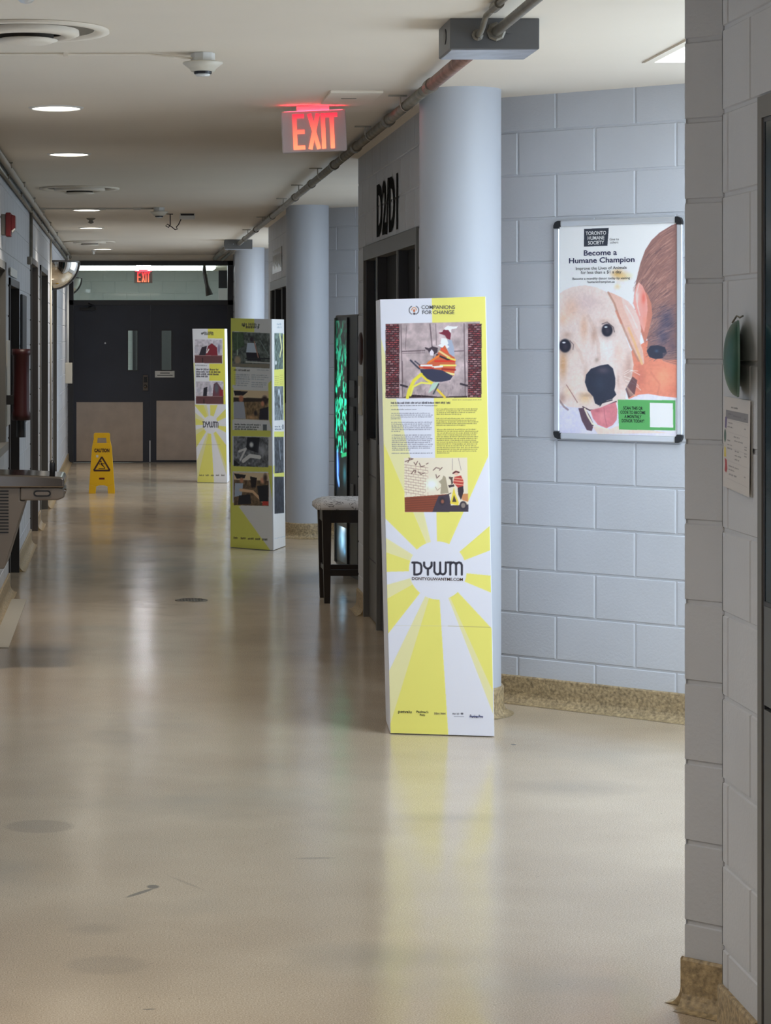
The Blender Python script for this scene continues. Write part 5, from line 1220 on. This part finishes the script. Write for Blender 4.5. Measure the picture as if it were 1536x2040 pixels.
for k in range(9): a_ = -PI/2+PI*k/8; pp.append((x1_-r_+r_*math.cos(a_), z0_+r_+r_*math.sin(a_)))
pb.prism([(x, -.0085, z) for x, z in pp], (0, .006, 0)); pb.build('push_bar_rim', M['black'], f_apron)
cx_, cz_ = sum(q[0] for q in pp)/len(pp), z0_+r_
MB().prism([(cx_+(x-cx_)*.82, -.010, cz_+(z-cz_)*.55) for x, z in pp], (0, .006, 0)).build('push_bar', M['steelmatt'], f_apron)
MB().tube([(FP(740, 0)[0], .10, FP(0, 480)[1]), (FP(785, 0)[0], .10, FP(0, 485)[1])], .012, 12).build('front_button', M['steel'], t, smooth=True)

# dark floor mat strip by the left wall (metal threshold plate)
t = tag(MB().box((XL+.002, 12.9, 0), (XL+.14, 15.3, .004)).build('floor_threshold', M['paintedpipe']), 'narrow worn metal floor strip beside the left wall under the fountain', 'floor strip')

# ------------------------------------------------------------------ floor drain
t = thing('floor_drain', 'small round black floor drain grate in the corridor floor', 'drain', (.425, 15.25, 0))
MB().lathe([(0, .0015), (.10, .0015), (.10, 0)], n=32).build('recess', M['black'], t)
gr = MB(); gr.lathe([(.088, .003), (.104, .003), (.106, .0005)], n=32)
for k in range(-4, 5): x = k*.02; L_ = math.sqrt(max(0, .09**2-x*x)); gr.box((x-.004, -L_, .0015), (x+.004, L_, .0035))
gr.build('grate', M['conduit'], t)

# ------------------------------------------------------------------ upholstered stool
sy = 15.05
t = thing('upholstered_stool', 'dark wooden stool with white patterned cushion by the right wall corner', 'stool', (1.255, sy, 0))
sw, sd = .46, .40; hs = .60
def seat():
    mb = MB(); n = 16
    for layer in (0,):
        vs = []; 
        for j in range(n+1):
            for i in range(n+1):
                x = -0.035+(sw+.07)*i/n; y = -.03+(sd+.06)*j/n; e = min(i, n-i, j, n-j)/n*2
                cr = .045; ax_ = max(0, cr-(x+.035), x-(sw+.035-cr)); ay_ = max(0, cr-(y+.03), y-(sd+.03-cr)); rr_ = math.hypot(ax_, ay_)
                if rr_ > cr: x += (1 if x < sw/2 else -1)*(ax_-ax_*cr/rr_); y += (1 if y < sd/2 else -1)*(ay_-ay_*cr/rr_)
                vs.append((x, y, hs+.026+.038*(1-(1-min(1, e*2.4))**2.2)))
        k = len(vs); vs += [(x, y, hs+.0) for (x, y, z) in vs]
        fs = [(j*(n+1)+i, j*(n+1)+i+1, (j+1)*(n+1)+i+1, (j+1)*(n+1)+i) for j in range(n) for i in range(n)]
        fs += [tuple(q+k for q in f[::-1]) for f in fs]
        for i in range(n):
            for (p_, q_) in ((i, i+1), (n*(n+1)+i+1, n*(n+1)+i), ((i+1)*(n+1), i*(n+1)), (i*(n+1)+n, (i+1)*(n+1)+n)): fs.append((p_, p_+k, q_+k, q_))
        mb.add(vs, fs)
    return mb
mf = mat('patterned_fabric', (.72, .70, .70, 1), .8)
nt = mf.node_tree; vo = nt.nodes.new('ShaderNodeTexNoise'); vo.inputs['Scale'].default_value = 13; vo.inputs['Detail'].default_value = 3; vo.inputs['Distortion'].default_value = 1.5
tc = nt.nodes.new('ShaderNodeTexCoord'); nt.links.new(tc.outputs['Object'], vo.inputs['Vector']); rp = nt.nodes.new('ShaderNodeValToRGB'); nt.links.new(vo.outputs['Fac'], rp.inputs[0])
E = rp.color_ramp.elements; E[0].position = .50; E[0].color = (.72, .70, .70, 1); E[1].position = .56; E[1].color = (.72, .70, .70, 1)
e_ = E.new(.53); e_.color = (.05, .035, .04, 1); nt.links.new(rp.outputs[0], nt.nodes['Principled BSDF'].inputs['Base Color'])
seat().build('seat_cushion', mf, t, smooth=True)
ap = MB(); ap.box((.01, .01, hs-.085), (sw-.01, .035, hs)); ap.box((.01, sd-.035, hs-.085), (sw-.01, sd-.01, hs)); ap.box((.01, .01, hs-.085), (.035, sd-.01, hs)); ap.box((sw-.035, .01, hs-.085), (sw-.01, sd-.01, hs))
ap.build('apron', M['wood'], t, bevel=.003)
for (x, y) in ((0, 0), (sw-.06, 0), (0, sd-.06), (sw-.06, sd-.06)):
    sx_ = 1 if x == 0 else -1
    dx = .018*sx_
    top = [(x, y, hs), (x+.06, y, hs), (x+.06, y+.06, hs), (x, y+.06, hs)]; cx0 = x+.03+dx*.2; cy0 = y+.03
    bot = [(cx0-.019, cy0-.019, 0), (cx0+.019, cy0-.019, 0), (cx0+.019, cy0+.019, 0), (cx0-.019, cy0+.019, 0)]
    MB().add(bot+top, [(0, 3, 2, 1), (4, 5, 6, 7), (0, 1, 5, 4), (1, 2, 6, 5), (2, 3, 7, 6), (3, 0, 4, 7)]).build('leg', M['wood'], t, bevel=.003)
for a, c in (((.03, .018, .175), (sw-.03, .04, .215)), ((.03, sd-.04, .175), (sw-.03, sd-.018, .215)), ((.018, .03, .20), (.04, sd-.03, .235)), ((sw-.04, .03, .20), (sw-.018, sd-.03, .235))):
    MB().box(a, c).build('stretcher', M['wood'], t, bevel=.003)

# ------------------------------------------------------------------ vending machine
vP = Vector((1.52, 17.10, 0)); vQ = Vector((1.60, 16.25, 0)); vu = (vQ-vP).normalized(); vn = Vector((vu.y, -vu.x, 0))
if vn.x > 0: vn = -vn
t = thing('vending_machine', 'black vending machine with glowing green and blue front behind the stool', 'vending machine', vP)
VL = (vQ-vP).length; vb = -vn
def vp(s, z, d=0): v = vu*s+vn*d; return Vector((v.x, v.y, z))
def vbox(s0, s1, z0, z1, d0, d1, mb=None):
    mb = mb or MB(); vs = [vp(s, z, d) for d in (d0, d1) for (s, z) in ((s0, z0), (s1, z0), (s1, z1), (s0, z1))]
    return mb.add(vs, [(0, 1, 2, 3), (7, 6, 5, 4), (0, 4, 5, 1), (1, 5, 6, 2), (2, 6, 7, 3), (3, 7, 4, 0)])
vbox(0, VL, .06, 1.86, -.75, 0).build('cabinet', M['black'], t, bevel=.012)
vbox(.05, VL-.05, 0, .06, -.70, -.05).build('plinth', M['black'], t)
vimg = Paint(80, 300, (10, 30, 26))
n1 = fbm(160, 600, 12, 8, 5)[..., None]; n2 = fbm(160, 600, 6, 9, 4)[..., None]
vv = np.linspace(0, 1, 600)[:, None, None]
green = np.concatenate([20+30*n2, 110+150*n2, 80+120*n2], 2)
lum = np.clip((n1-.43)*6, 0.06, 1)*(.35+1.0*np.exp(-((vv-.40)/.22)**2)+.25*np.exp(-((vv-.05)/.2)**2)*.3)
vimg.a = np.clip(green*lum, 4, 255)
vimg.a[330:] = (4, 10, 12); vimg.T = lambda x, y: (x, y)
vimg.blob(14, 184, 12, 22, (70, 130, 255), 1); vimg.line([(10, 166), (13, 196), (22, 204)], 9, (120, 180, 255), .8); vimg.blob(60, 190, 16, 16, (60, 150, 170), .6); vimg.line([(40, 168), (78, 164)], 5, (40, 190, 120), .8)
vimg.blob(44, 272, 30, 22, (150, 200, 235), 1); vimg.blob(50, 255, 20, 9, (215, 240, 255), 1); vimg.blob(30, 275, 12, 8, (60, 110, 130), .7); vimg.blob(60, 285, 10, 6, (90, 150, 190), .8)
vimg.a[500:512] = np.minimum(vimg.a[500:512], 20)
s0_, s1_ = .05, .50
print_mesh('lit_front', vimg.result(), [vp(s0_, 1.82, .004), vp(s1_, 1.82, .004), vp(s0_, .10, .004), vp(s1_, .10, .004)], M['screen'], t, 1.0)
vbox(s0_-.03, s0_, .08, 1.84, 0, .012).build('front_trim', M['greybox'], t)
vbox(s1_, s1_+.02, .08, 1.84, 0, .012).build('front_trim', M['black'], t)
vbox(.60, .78, 1.28, 1.40, 0, .012).build('keypad', M['greybox'], t, bevel=.002)
vbox(.62, .76, 1.05, 1.22, 0, .015).build('coin_slot', M['greybox'], t, bevel=.002)
vbox(.62, .74, 0.55, .68, 0, .010).build('coin_return', M['greybox'], t, bevel=.002)

# ------------------------------------------------------------------ near wall: green dish and printed sheet
gy = 5.515; gz = 1.65
ax_g = Vector((-math.cos(math.radians(13)), math.sin(math.radians(13)), 0))
t = thing('green_dish', 'dark green domed plastic dish hung on the near right wall', 'wall hanging', (AX-.022, gy, gz))
R_ = .088
prof = [(R_*math.cos(q), .032*math.sin(q)) for q in np.linspace(0, PI/2, 12)]
MB().lathe(prof, ax=ax_g, n=48).build('dome', M['greensheet'], t, smooth=True)
MB().lathe([(R_+.002, -.004), (R_+.002, .001), (R_-.004, .001), (0, -.001), (0, -.004), (R_+.002, -.004)], ax=ax_g, n=48).build('rim', M['greenrim'], t)
MB().tube([(-.004, .03, R_-.004), (.004, .02, R_+.012), (.006, .0, R_+.008), (.008, -.02, R_+.012)], .0022, 6).build('hanging_string', M['conduit'], t)
# sheet
t = thing('printed_sheet', 'white printed sheet with coloured pet silhouettes, taped below the green dish', 'paper', (AX-.003, 5.582, 1.445))
p = Paint(200, 180, (190, 186, 184)); sc = 200/330.
def SH(x, y): return ((x-130)/325.*200, (y-940)/1010.*180)
p.T = SH
p.rect(160, 1085, 430, 1180, (120, 118, 122)); p.words(225, 305, 1048, 20, (60, 58, 62), .9, 1)
for (a, c, y, h_) in ((190, 240, 1125, 18), (250, 345, 1137, 18), (385, 410, 1145, 18), (190, 245, 1222, 14), (180, 250, 1268, 14), (385, 405, 1250, 12), (260, 330, 1362, 14), (265, 370, 1405, 14), (180, 215, 1418, 14), (180, 245, 1464, 14), (180, 240, 1505, 14), (390, 418, 1440, 12), (390, 418, 1468, 12), (390, 418, 1510, 12), (390, 418, 1536, 12), (275, 325, 1515, 14), (275, 350, 1562, 14), (275, 330, 1603, 14), (200, 325, 1695, 14), (200, 270, 1735, 14), (205, 300, 1785, 20), (390, 410, 1757, 12)): p.words(a, c, y, h_, (84, 82, 88), .85, a+y)
for y in (1190, 1325, 1495, 1640, 1840): p.line([(185, y), (430, y+10)], .6, (150, 148, 150), .8)
p.poly([(152, 1165), (176, 1165), (168, 1290), (148, 1285)], (98, 84, 130)); p.blob(152, 1375, 15, 78, (58, 88, 76), 1, hard=.8); p.poly([(145, 1490), (162, 1510), (168, 1610), (140, 1610)], (206, 186, 66)); p.poly([(150, 1625), (175, 1640), (185, 1740), (170, 1785), (150, 1765), (155, 1690)], (160, 46, 52))
print_mesh('sheet_print', p.result(), [(-.001, .128, .112), (-.003, -.124, .108), (-.001, .135, -.105), (-.006, -.124, -.116)], M['poster'], t, 1.25)
MB().prism([(.0015, .128, .112), (.0005, -.124, .108), (.0005, -.124, -.116), (.0015, .135, -.105)], (.001, 0, 0)).build('paper_backing', M['white'], t)
